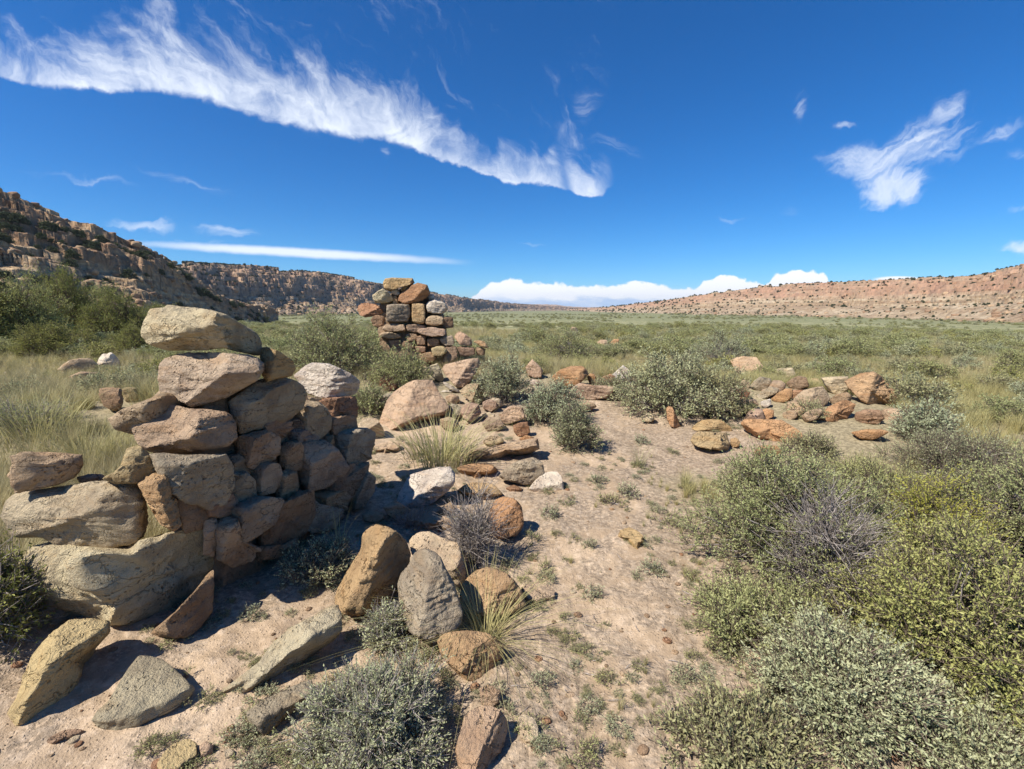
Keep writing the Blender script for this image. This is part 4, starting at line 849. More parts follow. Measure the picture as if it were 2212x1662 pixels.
def shrub_data(seed, W, H, nclump=110, ntw=9, nlf=9, leaf=.02, aspect=2.6, twl=.11, stems=26, dead=.12, dome=1., depth_w=1., low=.12, lobes=3.2, droop=0., open_=0.):
    rng = np.random.default_rng(seed)
    th = rng.uniform(0, 2*math.pi, nclump); cz = rng.uniform(0., 1, nclump)**.8; ph = np.arccos(np.clip(cz, -1, 1))
    d = np.stack([np.sin(ph)*np.cos(th), np.sin(ph)*np.sin(th), np.cos(ph)], 1)
    bump = 1+.62*fbm(d*lobes+seed, 3, seed)
    bump = bump/np.percentile(bump, 92)
    rf = np.where(rng.random(nclump) < .75, rng.uniform(.78, 1., nclump), rng.uniform(.35, .8, nclump))*bump
    C = d*rf[:, None]*np.array([W/2, W/2*depth_w, H*.92]); C[:, 2] += low*H*rng.uniform(.3, 1, nclump); C[:, 2] = np.maximum(C[:, 2], .05*H)
    # twigs
    out = C/np.array([W/2, W/2*depth_w, H])+np.array([0, 0, .35]); out /= np.linalg.norm(out, axis=1)[:, None]
    tn = nclump*ntw; cl = np.repeat(np.arange(nclump), ntw)
    td = out[cl]+rng.normal(0, .68, (tn, 3)); td[:, 2] -= droop; td /= np.linalg.norm(td, axis=1)[:, None]
    tl = twl*rng.uniform(.55, 1.65, tn)
    T0 = C[cl]+rng.normal(0, twl*.13, (tn, 3)); T1 = T0+td*tl[:, None]
    bare = rng.random(tn) < dead
    lt = np.repeat(np.where(~bare)[0], nlf); s = rng.uniform(.12, 1.05, len(lt))
    Lp = T0[lt]+(T1-T0)[lt]*s[:, None]+rng.normal(0, leaf*.25, (len(lt), 3))
    Lp[:, 2] = np.maximum(Lp[:, 2], .01)
    LV, LQ = leaves(Lp, td[lt], leaf, aspect, rng)
    cr = fbm(C*2.2/max(W, .2)*2+seed, 2, seed+3)*.5+.5
    rnd = np.clip(cr[cl][lt]*.55+rng.random(len(lt))*.5, 0, 1); rnd = np.repeat(rnd, 4)
    # twig wood
    P1 = curve_pts(T0, T1, rng.normal(0, twl*.1, (tn, 3)), 3, rng); R1 = np.repeat(np.array([[.0022, .0016, .0009]]), tn, 0)*(leaf/.02)**.5*1.1
    # stems from the crown to clumps
    ns = min(stems, nclump); A0 = np.array([[0, 0, -.05]]); pick = rng.choice(nclump, ns, replace=False)
    A = np.stack([rng.normal(0, W*.05, ns), rng.normal(0, W*.05, ns), np.full(ns, -.03)], 1)
    B = C[pick]; bend = np.stack([-B[:, 0]*.25, -B[:, 1]*.25, B[:, 2]*.0+.10*H], 1)
    P2 = curve_pts(A, B, bend, 7, rng); P2 = np.concatenate([np.repeat(A0[None], ns, 0), P2[:, 0:]], 1); R2 = np.concatenate([[0], np.linspace(1, .25, 7)])[None]*(rng.uniform(.006, .014, ns)*(W/1.)**.6)[:, None]
    rest = np.arange(nclump); near = pick[np.argmin(np.linalg.norm(C[:, None]-C[pick][None], axis=2), 1)]
    m_ = rest[near != rest]; idx = {p: i for i, p in enumerate(pick)}
    V2, Q2 = tubes(P2, R2); V2r = V2.reshape(ns, 8, 3, 3)
    mid = np.array([V2r[idx[near[q]], 3+(q % 3), q % 3] for q in m_]) if len(m_) else np.zeros((0, 3))
    P3 = curve_pts(mid, C[m_], rng.normal(0, .04*W, (len(m_), 3)), 5, rng); R3 = np.array([0, 1., .8, .6, .35])[None]*np.full((len(m_), 1), .0055*(W)**.5)
    TV, TQ = tubes(P1, R1)
    Vs, Qs, o_ = [], [], 0
    for P_, R_ in ((P2, R2), (P3, R3)):
        if len(P_):
            v, q = tubes(P_, R_); Vs.append(v); Qs.append(q+o_); o_ += len(v)
    nl_ = len(LQ); LQ = np.vstack([LQ, TQ+len(LV)]); LV = np.vstack([LV, TV]); rnd = np.concatenate([rnd, np.full(len(TV), .5)])
    return (LV, LQ, rnd, nl_), (np.vstack(Vs), np.vstack(Qs))
def weld(me):
    b = bmesh.new(); b.from_mesh(me); bmesh.ops.remove_doubles(b, verts=b.verts, dist=2e-5); b.to_mesh(me); b.free(); return me
def foliage_mesh(name, LV, LQ, rnd, nl_, mat, wood):
    me = mesh_from(name, LV, LQ, mat, {'rnd': rnd}); me.materials.append(wood)
    me.polygons.foreach_set('material_index', (np.arange(len(LQ)) >= nl_).astype(np.int32)); return me
def shrub_meshes(seed, mat, wood=None, **kw):
    (LV, LQ, rnd, nl_), (SV, SQ) = shrub_data(seed, **kw)
    return foliage_mesh('foliage', LV, LQ, rnd, nl_, mat, M_TWIG if kw.get('dead', 0) > .15 else M_BARK), weld(mesh_from('woody_stem', SV, SQ, wood or M_TWIG))
def place(name, label, cat, fm, sm, loc, rz=0., scl=(1, 1, 1), group=None):
    e_ = empty(name, loc, label, cat, group); e_.rotation_euler = (0, 0, rz); e_.scale = scl
    link('foliage', fm, e_); link('woody_stem', sm, e_); return e_
def gpos(u, v, dx=0.):
    p, D_ = ghit(u, v, 200.); return np.array([p[0], p[1], float(gz([p[0]], [p[1]])[0])-.02]), D_

# --- shrubs around the viewer, each grown on its own; (u of the middle, v of the base, width px, height px)
def near_shrub(name, label, cat, u, vb, wpx, hpx, mat, seed, extra=None, group=None, back=.45, **kw):
    p, D_ = gpos(u, vb); W_ = wpx*D_/F; sa = min(.85, (CAMZ-p[2])/math.dist(p, CAM)); ca = math.sqrt(1-sa*sa)
    H_ = max((hpx-.75*wpx*sa)/ca, .34*hpx)*D_/F
    d = np.array([p[0], p[1]]); d = d/np.linalg.norm(d); q = p[:2]+d*W_*back; z = float(gz([q[0]], [q[1]])[0])-.02
    W_ *= (D_+W_*back*ca)/D_; H_ *= (D_+W_*back*ca)/D_
    kw2 = dict(W=W_, H=H_); kw2.update(kw)
    fm, sm = shrub_meshes(seed, mat, **kw2)
    e_ = place(name, label, cat, fm, sm, (q[0], q[1], z), 0, group=group)
    if extra:
        for (mt, kx) in extra:
            k3 = dict(kw2); k3.update(kx); f2, s2 = shrub_meshes(seed+50, mt, **k3)
            off = kx.get('off', (0, 0, 0)) if isinstance(kx, dict) else (0, 0, 0)
            f_ = link('foliage', f2, e_); f_.location = off; s_ = link('woody_stem', s2, e_); s_.location = off
    return e_
NS = near_shrub
BUSH = dict(nclump=260, ntw=11, nlf=11, stems=46)
NS('saltbush', 'big grey-green bush bulging leftward over the path at the right', 'shrub', 1690, 1310, 440, 370, M_GREEN, 301, leaf=.0145, twl=.10, nclump=340, ntw=13, nlf=16, stems=46)
NS('dead_bush', 'tangled bare grey dead bush between the green bushes at right', 'dead shrub', 1775, 1330, 190, 290, M_SAGE, 302, nclump=110, ntw=14, nlf=2, leaf=.013, twl=.16, stems=60, dead=.93, lobes=2., back=.2)
NS('rabbitbrush', 'large yellow-green bush filling the right edge, brightest foliage of all', 'shrub', 2060, 1570, 540, 470, M_YELLOW, 303, leaf=.0145, twl=.10, nclump=420, ntw=12, nlf=16, stems=60, low=.1)
NS('rabbitbrush', 'golden leaved upright bush behind the large yellow-green one', 'shrub', 2010, 1290, 200, 260, M_GOLD, 304, leaf=.0145, twl=.10, nclump=120, ntw=12, nlf=16, stems=30)
NS('saltbush', 'dull green bush right behind the golden leaved bush at the frame edge', 'shrub', 2200, 1260, 300, 300, M_GREEN, 305, leaf=.0145, twl=.11, nclump=180, ntw=12, nlf=16, stems=30)
NS('saltbush', 'green bush in front of the long shelf-like orange slab', 'shrub', 1870, 1150, 330, 170, M_GREEN, 306, leaf=.0145, twl=.11, nclump=200, ntw=12, nlf=16, stems=36)
NS('sagebrush', 'pale blue-grey sagebrush at bottom right below the dead bush', 'sagebrush', 1800, 1640, 330, 300, M_SAGEBLUE, 307, leaf=.014, twl=.08, nclump=300, ntw=12, nlf=14, stems=40, low=.1)
NS('sagebrush', 'low sagebrush cut by the bottom edge left of the pale blue-grey one', 'sagebrush', 1600, 1740, 300, 140, M_SAGE, 308, leaf=.017, twl=.08, nclump=150, ntw=11, nlf=10, stems=30)
NS('sagebrush', 'grey sagebrush cut by the lower right corner of the frame', 'sagebrush', 2130, 1760, 420, 240, M_SAGEBLUE, 309, leaf=.014, twl=.08, nclump=300, ntw=12, nlf=14, stems=40)
NS('sagebrush', 'spreading grey-green sagebrush in front at bottom centre-left', 'sagebrush', 830, 1735, 330, 310, M_SAGEBLUE, 310, leaf=.0105, twl=.06, nclump=300, ntw=11, nlf=13, stems=46, low=.02, dead=.25, lobes=4.5)
NS('sagebrush', 'small sagebrush arm reaching up beside the grey standing stone', 'sagebrush', 835, 1420, 100, 110, M_SAGEBLUE, 311, leaf=.013, twl=.07, nclump=60, ntw=9, nlf=9, stems=16, dead=.2)
NS('sagebrush', 'small silvery sagebrush in the wall shadow edge', 'sagebrush', 690, 1250, 150, 110, M_SAGEBLUE, 312, leaf=.013, twl=.07, nclump=80, ntw=9, nlf=8, stems=20, back=.15)
NS('dry_bush', 'dry grey twiggy bush leaning on the orange oval boulder', 'dead shrub', 1025, 1225, 90, 165, M_SAGE, 313, nclump=70, ntw=13, nlf=2, leaf=.012, twl=.13, stems=44, dead=.85, back=.1)
NS('dry_bush', 'little dry twiggy bush behind the tan lump at the shadow edge', 'dead shrub', 890, 1150, 80, 50, M_SAGE, 314, nclump=26, ntw=10, nlf=2, leaf=.012, twl=.07, stems=20, dead=.8)
NS('sagebrush', 'rounded blue-grey bush in the middle of the ruins', 'sagebrush', 1440, 920, 230, 160, M_SAGEBLUE, 315, leaf=.03, twl=.13, nclump=230, ntw=10, nlf=9, stems=40)
NS('sagebrush', 'green-grey bush against the left side of the orange cap rock', 'sagebrush', 1545, 915, 120, 130, M_SAGE, 316, leaf=.026, twl=.12, nclump=90, ntw=9, nlf=9, stems=20)
NS('sagebrush', 'tall dark blue-green bush left of the bare patch', 'sagebrush', 1245, 985, 80, 110, M_SAGE, 317, leaf=.022, twl=.11, nclump=80, ntw=10, nlf=9, stems=20)
NS('sagebrush', 'green-grey bush behind the peach knobbly rock', 'sagebrush', 1190, 930, 130, 110, M_SAGEBLUE, 318, leaf=.024, twl=.12, nclump=110, ntw=10, nlf=9, stems=24)
NS('sagebrush', 'bush right of the large brownish rock below the pillar', 'sagebrush', 1085, 885, 130, 120, M_SAGEBLUE, 319, leaf=.026, twl=.12, nclump=120, ntw=10, nlf=9, stems=24)
NS('saltbush', 'broad leafy green bush left of the stone pillar', 'shrub', 725, 830, 220, 150, M_GREEN, 320, leaf=.03, twl=.16, nclump=260, ntw=10, nlf=9, stems=40)
NS('saltbush', 'green bush at the foot of the pillar', 'shrub', 865, 850, 130, 95, M_GREEN, 321, leaf=.028, twl=.14, nclump=130, ntw=10, nlf=9, stems=24)
NS('saltbush', 'light green bush behind the white capped end of the wall', 'shrub', 800, 905, 90, 70, M_GREEN, 322, leaf=.022, twl=.11, nclump=70, ntw=9, nlf=9, stems=20)
NS('sagebrush', 'blue-green bush left of the upright orange spike, small', 'sagebrush', 1320, 870, 90, 60, M_SAGE, 323, leaf=.022, twl=.1, nclump=60, ntw=9, nlf=8, stems=14)
NS('sagebrush', 'bush just above the pale orange tilted block', 'sagebrush', 1560, 800, 130, 95, M_SAGEBLUE, 324, leaf=.03, twl=.15, nclump=110, ntw=9, nlf=9, stems=20)
NS('saltbush', 'green bush on the skyline side of the orange rounded boulder', 'shrub', 1225, 790, 150, 85, M_GREEN, 325, leaf=.03, twl=.16, nclump=140, ntw=9, nlf=9, stems=24)
NS('sagebrush', 'blue-green bush at the right end of the right ruin', 'sagebrush', 1995, 965, 95, 85, M_SAGEBLUE, 326, leaf=.026, twl=.13, nclump=130, ntw=9, nlf=9, stems=24)
NS('saltbush', 'dark green bush at the left edge below the long pale slab', 'shrub', -25, 1400, 210, 260, M_DKGREEN, 327, leaf=.017, twl=.09, nclump=200, ntw=10, nlf=10, stems=40, back=.3, dead=.3)
NS('saltbush', 'small green plant under the small yellow clod of the right ruin', 'shrub', 1610, 905, 50, 40, M_GREEN, 328, leaf=.02, twl=.07, nclump=24, ntw=8, nlf=8, stems=10)
NS('sagebrush', 'tuft of sage growing in the heart of the right ruin', 'sagebrush', 1740, 915, 90, 45, M_SAGE, 329, leaf=.02, twl=.09, nclump=40, ntw=8, nlf=8, stems=12)
NS('sagebrush', 'low bush in front of the small orange stone under the shelf-like slab', 'sagebrush', 1745, 1000, 110, 60, M_SAGE, 330, leaf=.02, twl=.09, nclump=60, ntw=9, nlf=8, stems=14)
NS('saltbush', 'green clump left of the dark green edge bush, behind the squarish block', 'shrub', 60, 960, 190, 100, M_GREEN, 331, leaf=.02, twl=.11, nclump=90, ntw=9, nlf=9, stems=24, dead=.3)

NS('saltbush', 'green bush between the dead bush and the pale blue-grey sagebrush', 'shrub', 1640, 1440, 270, 190, M_GREEN, 340, leaf=.0145, twl=.09, nclump=110, ntw=12, nlf=16, stems=24)
NS('saltbush', 'wide grey-green bush between the right ruin and the golden leaved bush', 'shrub', 2080, 1080, 300, 150, M_SAGE, 341, leaf=.0145, twl=.12, nclump=190, ntw=12, nlf=9, stems=30)
NS('saltbush', 'low green bush bordering the path below the yellow-orange block', 'shrub', 1690, 1110, 190, 100, M_GREEN, 342, leaf=.0145, twl=.1, nclump=120, ntw=12, nlf=9, stems=24)
NS('rabbitbrush', 'yellow-green bush in front of the dead bush at its right', 'shrub', 1900, 1420, 240, 200, M_YELLOW, 343, leaf=.0145, twl=.09, nclump=170, ntw=12, nlf=16, stems=30)
NS('saltbush', 'green bush filling the gap behind the dead bush', 'shrub', 1830, 1240, 260, 170, M_SAGE, 344, leaf=.0145, twl=.1, nclump=150, ntw=12, nlf=16, stems=24)
# --- tamarisk thicket at left: trees with trunks and feathery crowns
def tree_meshes(seed, Wd, Ht, mat, bark, leaf=.05, ncl=420, ntw=8, nlf=10, twl=.28, trunks=5):
    rng = np.random.default_rng(seed)
    (LV, LQ, rnd, nl_), (SV, SQ) = shrub_data(seed, W=Wd, H=Ht, nclump=ncl, ntw=ntw, nlf=nlf, leaf=leaf, aspect=2.4, twl=twl, stems=40, dead=.04, low=.10, lobes=2.6)
    return foliage_mesh('crown', LV, LQ, rnd, nl_, mat, bark), weld(mesh_from('trunk', SV, SQ, bark))
TAM = [tree_meshes(401, 3.2, 2.4, M_DKGREEN, M_BARK), tree_meshes(402, 3.0, 2.3, M_DKGREEN, M_BARK), tree_meshes(403, 2.8, 2.4, M_YELLOW, M_BARK, ncl=300)]
def tree(name, label, u, vb, hpx, wpx, kind, rz, group, D=None):
    p, D_ = gpos(u, vb)
    if D: p = at(u, vb, D); D_ = D; p[2] = float(gz([p[0]], [p[1]])[0])
    zt = at(u, vb-hpx, D_)[2]; Ht = zt-p[2]; base = (2.4, 2.3, 2.4)[kind]; bw = (3.2, 3., 2.8)[kind]
    e_ = empty(name, tuple(p), label, 'tree', group); e_.rotation_euler = (0, 0, rz); s = Ht/base; sw = wpx*D_/F/bw; e_.scale = (sw, sw, s)
    c_, t_ = TAM[kind]; link('crown', c_, e_); link('trunk', t_, e_)
G1 = 'tamarisk trees in the thicket at left'
tree('tamarisk_tree', 'tamarisk cut by the left frame edge, tallest of the thicket', -30, 765, 185, 190, 0, .3, G1)
tree('tamarisk_tree', 'olive-green tamarisk second from the left frame edge', 75, 760, 165, 170, 2, 1.2, G1)
tree('tamarisk_tree', 'light-topped tamarisk in the middle of the left thicket', 160, 745, 165, 150, 1, 2.2, G1)
tree('tamarisk_tree', 'rounded tamarisk at the right end of the left thicket', 260, 745, 120, 150, 0, 4.1, G1)
tree('tamarisk_tree', 'low tamarisk right behind the balanced slab', 345, 730, 75, 130, 1, 5.1, G1)
tree('tamarisk_tree', 'dark tamarisk behind the low one of the left thicket', 215, 725, 110, 130, 2, 3.3, G1)
tree('tamarisk_tree', 'small bushy tamarisk in front of the left thicket', 120, 775, 80, 160, 1, .9, G1)
tree('tamarisk_tree', 'squat tamarisk in front of the rounded one', 300, 770, 70, 130, 0, 2.9, G1)

# --- sagebrush over the valley floor, as single bushes near and as one mass far away
rng = np.random.default_rng(77)
PROT = [shrub_meshes(500, M_SAGEBLUE, W=1.1, H=.75, nclump=70, ntw=8, nlf=7, leaf=.042, aspect=2., twl=.15, stems=10),
        shrub_meshes(501, M_SAGE, W=1.2, H=.7, nclump=80, ntw=8, nlf=7, leaf=.042, aspect=2., twl=.16, stems=10),
        shrub_meshes(502, M_GREEN, W=1.3, H=.9, nclump=90, ntw=8, nlf=7, leaf=.045, aspect=2., twl=.18, stems=10),
        shrub_meshes(503, M_YELLOW, W=1., H=.7, nclump=60, ntw=8, nlf=7, leaf=.04, aspect=2., twl=.14, stems=10)]
def blocked(x, y):
    for (cx, cy, r) in BLK:
        if (x-cx)**2+(y-cy)**2 < r*r: return True
    return False
BLK = []
for o in list(COL.objects):
    if o.get('category') in ('rock', 'shrub', 'sagebrush', 'dead shrub', 'stone pillar') and not o.parent: BLK.append((o.location.x, o.location.y, .45))
BLK.append((pb[0], pb[1], 1.2))
spots = []; tries = 0
while len(spots) < 285 and tries < 20000:
    tries += 1
    y = 5.5+32*rng.random()**1.5; x = rng.uniform(-1.15, 1.15)*y
    if y < 9.5 and x < 0 and x > -3.5: continue
    if float(bareness([x], [y])[0]) > .3 or blocked(x, y): continue
    if x < -.5*y and rng.random() < .35: continue
    mind = .42+.03*y
    if any((x-a)**2+(y-b)**2 < mind*mind for a, b in spots): continue
    # keep the sight line to the pillar and the ruin free
    u = 1106+F*x/(y*math.cos(PITCH)+(CAMZ-gz_smooth(x, y))*math.sin(PITCH))
    if y < 9 and (780 < u < 1070 or 1570 < u < 1960): continue
    if y < 7.5 and 1120 < u < 1600: continue
    spots.append((x, y))
protos = {}
GSAGE = 'sagebrush scattered over the valley floor'
lab = ['silvery sagebrush bush scattered among the scrub of the valley floor', 'grey-green sagebrush bush scattered among the scrub of the valley floor',
       'green saltbush scattered among the scrub of the valley floor', 'yellowish rabbitbrush scattered among the scrub of the valley floor']
grp = ['silvery sagebrush of the valley floor', 'grey-green sagebrush of the valley floor', 'green saltbush of the valley floor', 'yellowish rabbitbrush of the valley floor']
nm = ['sagebrush', 'sagebrush', 'saltbush', 'rabbitbrush']
for (x, y) in spots:
    k_ = int(rng.choice(4, p=[.22, .28, .30, .20])); s = rng.uniform(.3, .7)*(1+.008*y); z = float(gz([x], [y])[0])-.03
    if k_ in protos: e_ = copy_tree(protos[k_])
    else: e_ = protos[k_] = place(nm[k_], lab[k_], 'shrub', PROT[k_][0], PROT[k_][1], (x, y, z), group=grp[k_])
    e_.location = (x, y, z); e_.rotation_euler = (0, 0, rng.uniform(0, 6.28)); e_.scale = (s*rng.uniform(.9, 1.3), s*rng.uniform(.9, 1.3), s*rng.uniform(.7, 1.05))

# geometry-node scatter for what nobody could count
def scatter(name, label, P, src, idx, scl, rotz, zs=None, tilt=None):
    me = bpy.data.meshes.new(name); me.vertices.add(len(P)); me.vertices.foreach_set('co', np.asarray(P, np.float32).ravel())
    def fa(nm_, dt, v):
        a = me.attributes.new(nm_, dt, 'POINT'); a.data.foreach_set('vector' if dt == 'FLOAT_VECTOR' else 'value', np.asarray(v, np.int32 if dt == 'INT' else np.float32).ravel())
    zs = np.ones(len(P)) if zs is None else zs
    rx = np.zeros(len(P)) if tilt is None else tilt
    fa('idx', 'INT', idx); fa('scl', 'FLOAT_VECTOR', np.stack([scl, scl, scl*zs], 1)); fa('rot', 'FLOAT_VECTOR', np.stack([rx, rx*.5, rotz], 1))
    o = link(name, me); tag(o, label, None, None, 'stuff')
    ng = bpy.data.node_groups.new(name+'_scatter', 'GeometryNodeTree')
    ng.interface.new_socket('Geometry', in_out='INPUT', socket_type='NodeSocketGeometry'); ng.interface.new_socket('Geometry', in_out='OUTPUT', socket_type='NodeSocketGeometry')
    gi = ng.nodes.new('NodeGroupInput'); go = ng.nodes.new('NodeGroupOutput'); jn = ng.nodes.new('GeometryNodeJoinGeometry')
    def attr(nm_, dt):
        a = ng.nodes.new('GeometryNodeInputNamedAttribute'); a.data_type = dt; a.inputs[0].default_value = nm_; return a.outputs[0]
    ai, as_, ar = attr('idx', 'INT'), attr('scl', 'FLOAT_VECTOR'), attr('rot', 'FLOAT_VECTOR')
    for i, s_ in enumerate(src):
        cp = ng.nodes.new('FunctionNodeCompare'); cp.data_type = 'INT'; cp.operation = 'EQUAL'; ng.links.new(ai, cp.inputs[2]); cp.inputs[3].default_value = i
        oi = ng.nodes.new('GeometryNodeObjectInfo'); oi.inputs[0].default_value = s_; oi.transform_space = 'ORIGINAL'; oi.inputs[1].default_value = True
        ip = ng.nodes.new('GeometryNodeInstanceOnPoints'); ng.links.new(gi.outputs[0], ip.inputs[0]); ng.links.new(cp.outputs[0], ip.inputs[1])
        ng.links.new(oi.outputs['Geometry'], ip.inputs[2]); ng.links.new(ar, ip.inputs[5]); ng.links.new(as_, ip.inputs[6]); ng.links.new(ip.outputs[0], jn.inputs[0])
    ng.links.new(jn.outputs[0], go.inputs[0])
    md = o.modifiers.new('scatter', 'NODES'); md.node_group = ng
    return o
def fol(e_): return [c for c in e_.children if c.name.startswith('foliage')][0]
srcs = [fol(protos[k]) for k in range(4) if k in protos]
N = 19000
y = 14+ (600)*rng.random(N)**1.7; x = rng.uniform(-1.25, 1.25, N)*y
keep = (fbm(np.stack([x*.06, y*.035, x*0], 1), 4, 61)*1.6+rng.uniform(-.35, .35, N)) > .13
keep &= ~((y < 24) & (rng.random(N) < .4))
# nothing on the hills' faces
x, y = x[keep], y[keep]
z = gz(x, y)-.05
scatter('distant_scrub', 'grey-green scrub covering the far valley floor', np.stack([x, y, z], 1), srcs, rng.choice(len(srcs), len(x), p=[.2, .28, .32, .20][:len(srcs)]), rng.uniform(.3, .95, len(x))*(1+.0042*y), rng.uniform(0, 6.28, len(x)), rng.uniform(.55, .85, len(x)))

# --- grasses
def tuft_mesh(name, seed, n, L, w, mat, lean=.5, base=.05, k=5):
    rng = np.random.default_rng(seed); a = rng.uniform(0, 2*math.pi, n); ln = L*rng.uniform(.5, 1.1, n); out = lean*rng.uniform(.15, 1.2, n)
    t = np.linspace(0, 1, k); B = np.stack([np.cos(a)*base*rng.random(n), np.sin(a)*base*rng.random(n), np.zeros(n)-.01], 1)
    P = B[:, None]+np.stack([np.cos(a)[:, None]*ln[:, None]*out[:, None]*t**1.7, np.sin(a)[:, None]*ln[:, None]*out[:, None]*t**1.7, ln[:, None]*(t-.42*np.minimum(out, 1.3)[:, None]*t**2.4)], 2)
    side = np.stack([-np.sin(a+rng.normal(0, .6, n)), np.cos(a), np.zeros(n)], 1)[:, None]*w*(1-t[None, :, None]**1.5*.92)
    V = np.stack([P-side, P+side], 2).reshape(-1, 3)
    I, K = np.meshgrid(np.arange(n), np.arange(k-1), indexing='ij'); b = (I*k+K)*2
    Q = np.stack([b, b+1, b+3, b+2], -1).reshape(-1, 4); rnd = np.repeat(rng.random(n), k*2)
    return mesh_from(name, V, Q, mat, {'rnd': rnd})
T_dry = tuft_mesh('blades', 1, 60, .30, .0016, M_DRY, .55, .05); T_grn = tuft_mesh('blades', 2, 70, .30, .0020, M_GRASS, .55, .06); T_tall = tuft_mesh('blades', 3, 80, .48, .0018, M_DRY, .5, .07)
def grass(label, u, vb, hpx, mesh, group=None, base=.30, wmul=1.):
    p, D_ = gpos(u, vb); s = hpx*D_/F/base*1.05; o = link('grass_clump', mesh); o.location = tuple(p); o.scale = (s*wmul, s*wmul, s); o.rotation_euler = (0, 0, u*.37 % 6.28)
    return tag(o, label, 'grass', group)
T_fan = tuft_mesh('blades', 4, 260, .5, .0013, M_GRASS, 1.3, .09, 8); T_big = tuft_mesh('blades', 5, 320, .42, .0018, M_GRASS, .75, .16, 6)
g_fan = grass('large drooping fan of green grass in front of the orange-striped stone', 1050, 1385, 105, T_fan, base=.3, wmul=1.3)
g_big = grass('wide yellow-green grass clump in front of the largest tan boulder', 950, 1000, 110, T_big, base=.36, wmul=1.5)
T_sp = tuft_mesh('blades', 6, 22, .42, .0022, M_GRASS, .7, .03, 7)
grass('sparse green grass sprouting from the silvery sagebrush in the wall shadow', 735, 1200, 125, T_sp, base=.36)
T_lf = tuft_mesh('blades', 7, 300, .5, .0018, M_GRASS, .7, .2, 6)
GL = 'big grass clumps behind the wall at left'
g_l = grass('tall pale green grass clump behind the squarish block at left', 190, 1010, 110, T_lf, GL, base=.45, wmul=1.5)
grass('broad grass clump at the left edge behind the low end of the wall', 80, 960, 130, T_lf, GL, base=.45, wmul=1.3)
grass('grass clump between the brown shaded rock and the wall', 330, 870, 70, T_lf, GL, base=.45, wmul=1.3)
grass('grass clump directly behind the yellow topped stone of the wall end', 255, 1000, 90, T_lf, GL, base=.45, wmul=1.2)
# stuff: dry and green grass over the field
def grass_field():
    rng = np.random.default_rng(9); P = []; 
    N = 74000; y = .8+34*rng.random(N)**1.35; x = rng.uniform(-1.85, 1.5, N)*(y+1)
    br = bareness(x, y); dens = fbm(np.stack([x*.5, y*.5, x*0], 1), 3, 71)*.5+.5
    keep = rng.random(N) < np.clip((1-br)*(.35+.9*dens), .0, 1)*np.where(y < 5, .6, 1.)
    # leave the trodden soil with only sparse blades
    keep |= (rng.random(N) < .10) & (br > .5)
    for (cx, cy, r_) in BLK:
        dd = math.hypot(cx, cy); ux, uy = -cx/dd, -cy/dd; t_ = (x-cx)*ux+(y-cy)*uy; l_ = np.abs((x-cx)*uy-(y-cy)*ux)
        keep &= ~((t_ > -.15) & (t_ < .9) & (l_ < .30))
    x, y, br = x[keep], y[keep], br[keep]; z = gz(x, y)
    w_ = fbm(np.stack([x*.35, y*.35, x*0+5], 1), 3, 81)+.35*(x < -1.8)*(y < 9)
    idx = np.where(w_+rng.normal(0, .25, len(x)) > .12, 0, 1); idx = np.where((x < -1.8) & (rng.random(len(x)) < .25), 2, idx)
    s = rng.uniform(.3, .85, len(x))*(1+.02*y)*np.where(br > .5, .30, 1)
    return np.stack([x, y, z], 1), idx, s, rng.uniform(0, 6.28, len(x))
Pg, ig, sg, rg = grass_field()
gd = link('grass_clump', T_dry); p, _ = gpos(1380, 1010); gd.location = tuple(p); tag(gd, 'straw-coloured grass tuft on the bare patch before the orange spike', 'grass')
gt = link('grass_clump', T_tall); p, _ = gpos(130, 860); gt.location = tuple(p); tag(gt, 'tall straw-coloured grass tuft below the low tan rock at left', 'grass')
gg = link('grass_clump', T_grn); p, _ = gpos(1530, 975); gg.location = tuple(p); gg.scale = (.5, .5, .5); tag(gg, 'small green grass tuft growing in front of the yellow-orange block', 'grass')
scatter('field_grass', 'straw-coloured and green grass over the open ground', Pg, [gd, gg, gt], ig, sg, rg)

# --- small seedlings on the path
SEED = [shrub_meshes(600, M_SAGEBLUE, W=.16, H=.10, nclump=22, ntw=6, nlf=6, leaf=.011, twl=.035, stems=8, dead=0), shrub_meshes(601, M_GREEN, W=.2, H=.09, nclump=22, ntw=6, nlf=6, leaf=.010, twl=.035, stems=8, dead=0)]
GS = 'small grey-green herbs on the bare path'
first = {}
for i, (u, v, w_, t) in enumerate([(1275,1295,50,0),(1410,1240,50,0),(1380,1250,30,0),(1380,1010,40,1),(1185,1120,45,0),(1240,1170,36,1),(1320,1090,60,1),(1270,1185,36,0),(1440,1130,60,1),(1150,1170,50,1),
        (1500,1250,60,1),(1530,1290,70,1),(1170,1240,60,1),(1570,1420,80,1),(1480,1350,40,1),(1300,1350,36,1),(1360,1075,50,0),(1480,1060,36,1),(1550,1050,40,1),(1225,1090,40,1),(1390,960,34,0),(1100,1220,40,0),(1420,1480,40,1),(1540,1560,90,1),(1250,1440,36,0),(1290,1040,40,0)]):
    p, D_ = gpos(u, v); s = w_*D_/F/(.16, .2)[t]
    if t in first: e_ = copy_tree(first[t])
    else: e_ = first[t] = place('herb', ('small silvery herb growing on the bare path', 'small green herb growing on the bare path')[t], 'herb', SEED[t][0], SEED[t][1], tuple(p), group=('silvery herbs on the path', 'green herbs on the path')[t])
    e_.location = tuple(p); e_.scale = (s, s, s); e_.rotation_euler = (0, 0, i*1.7)

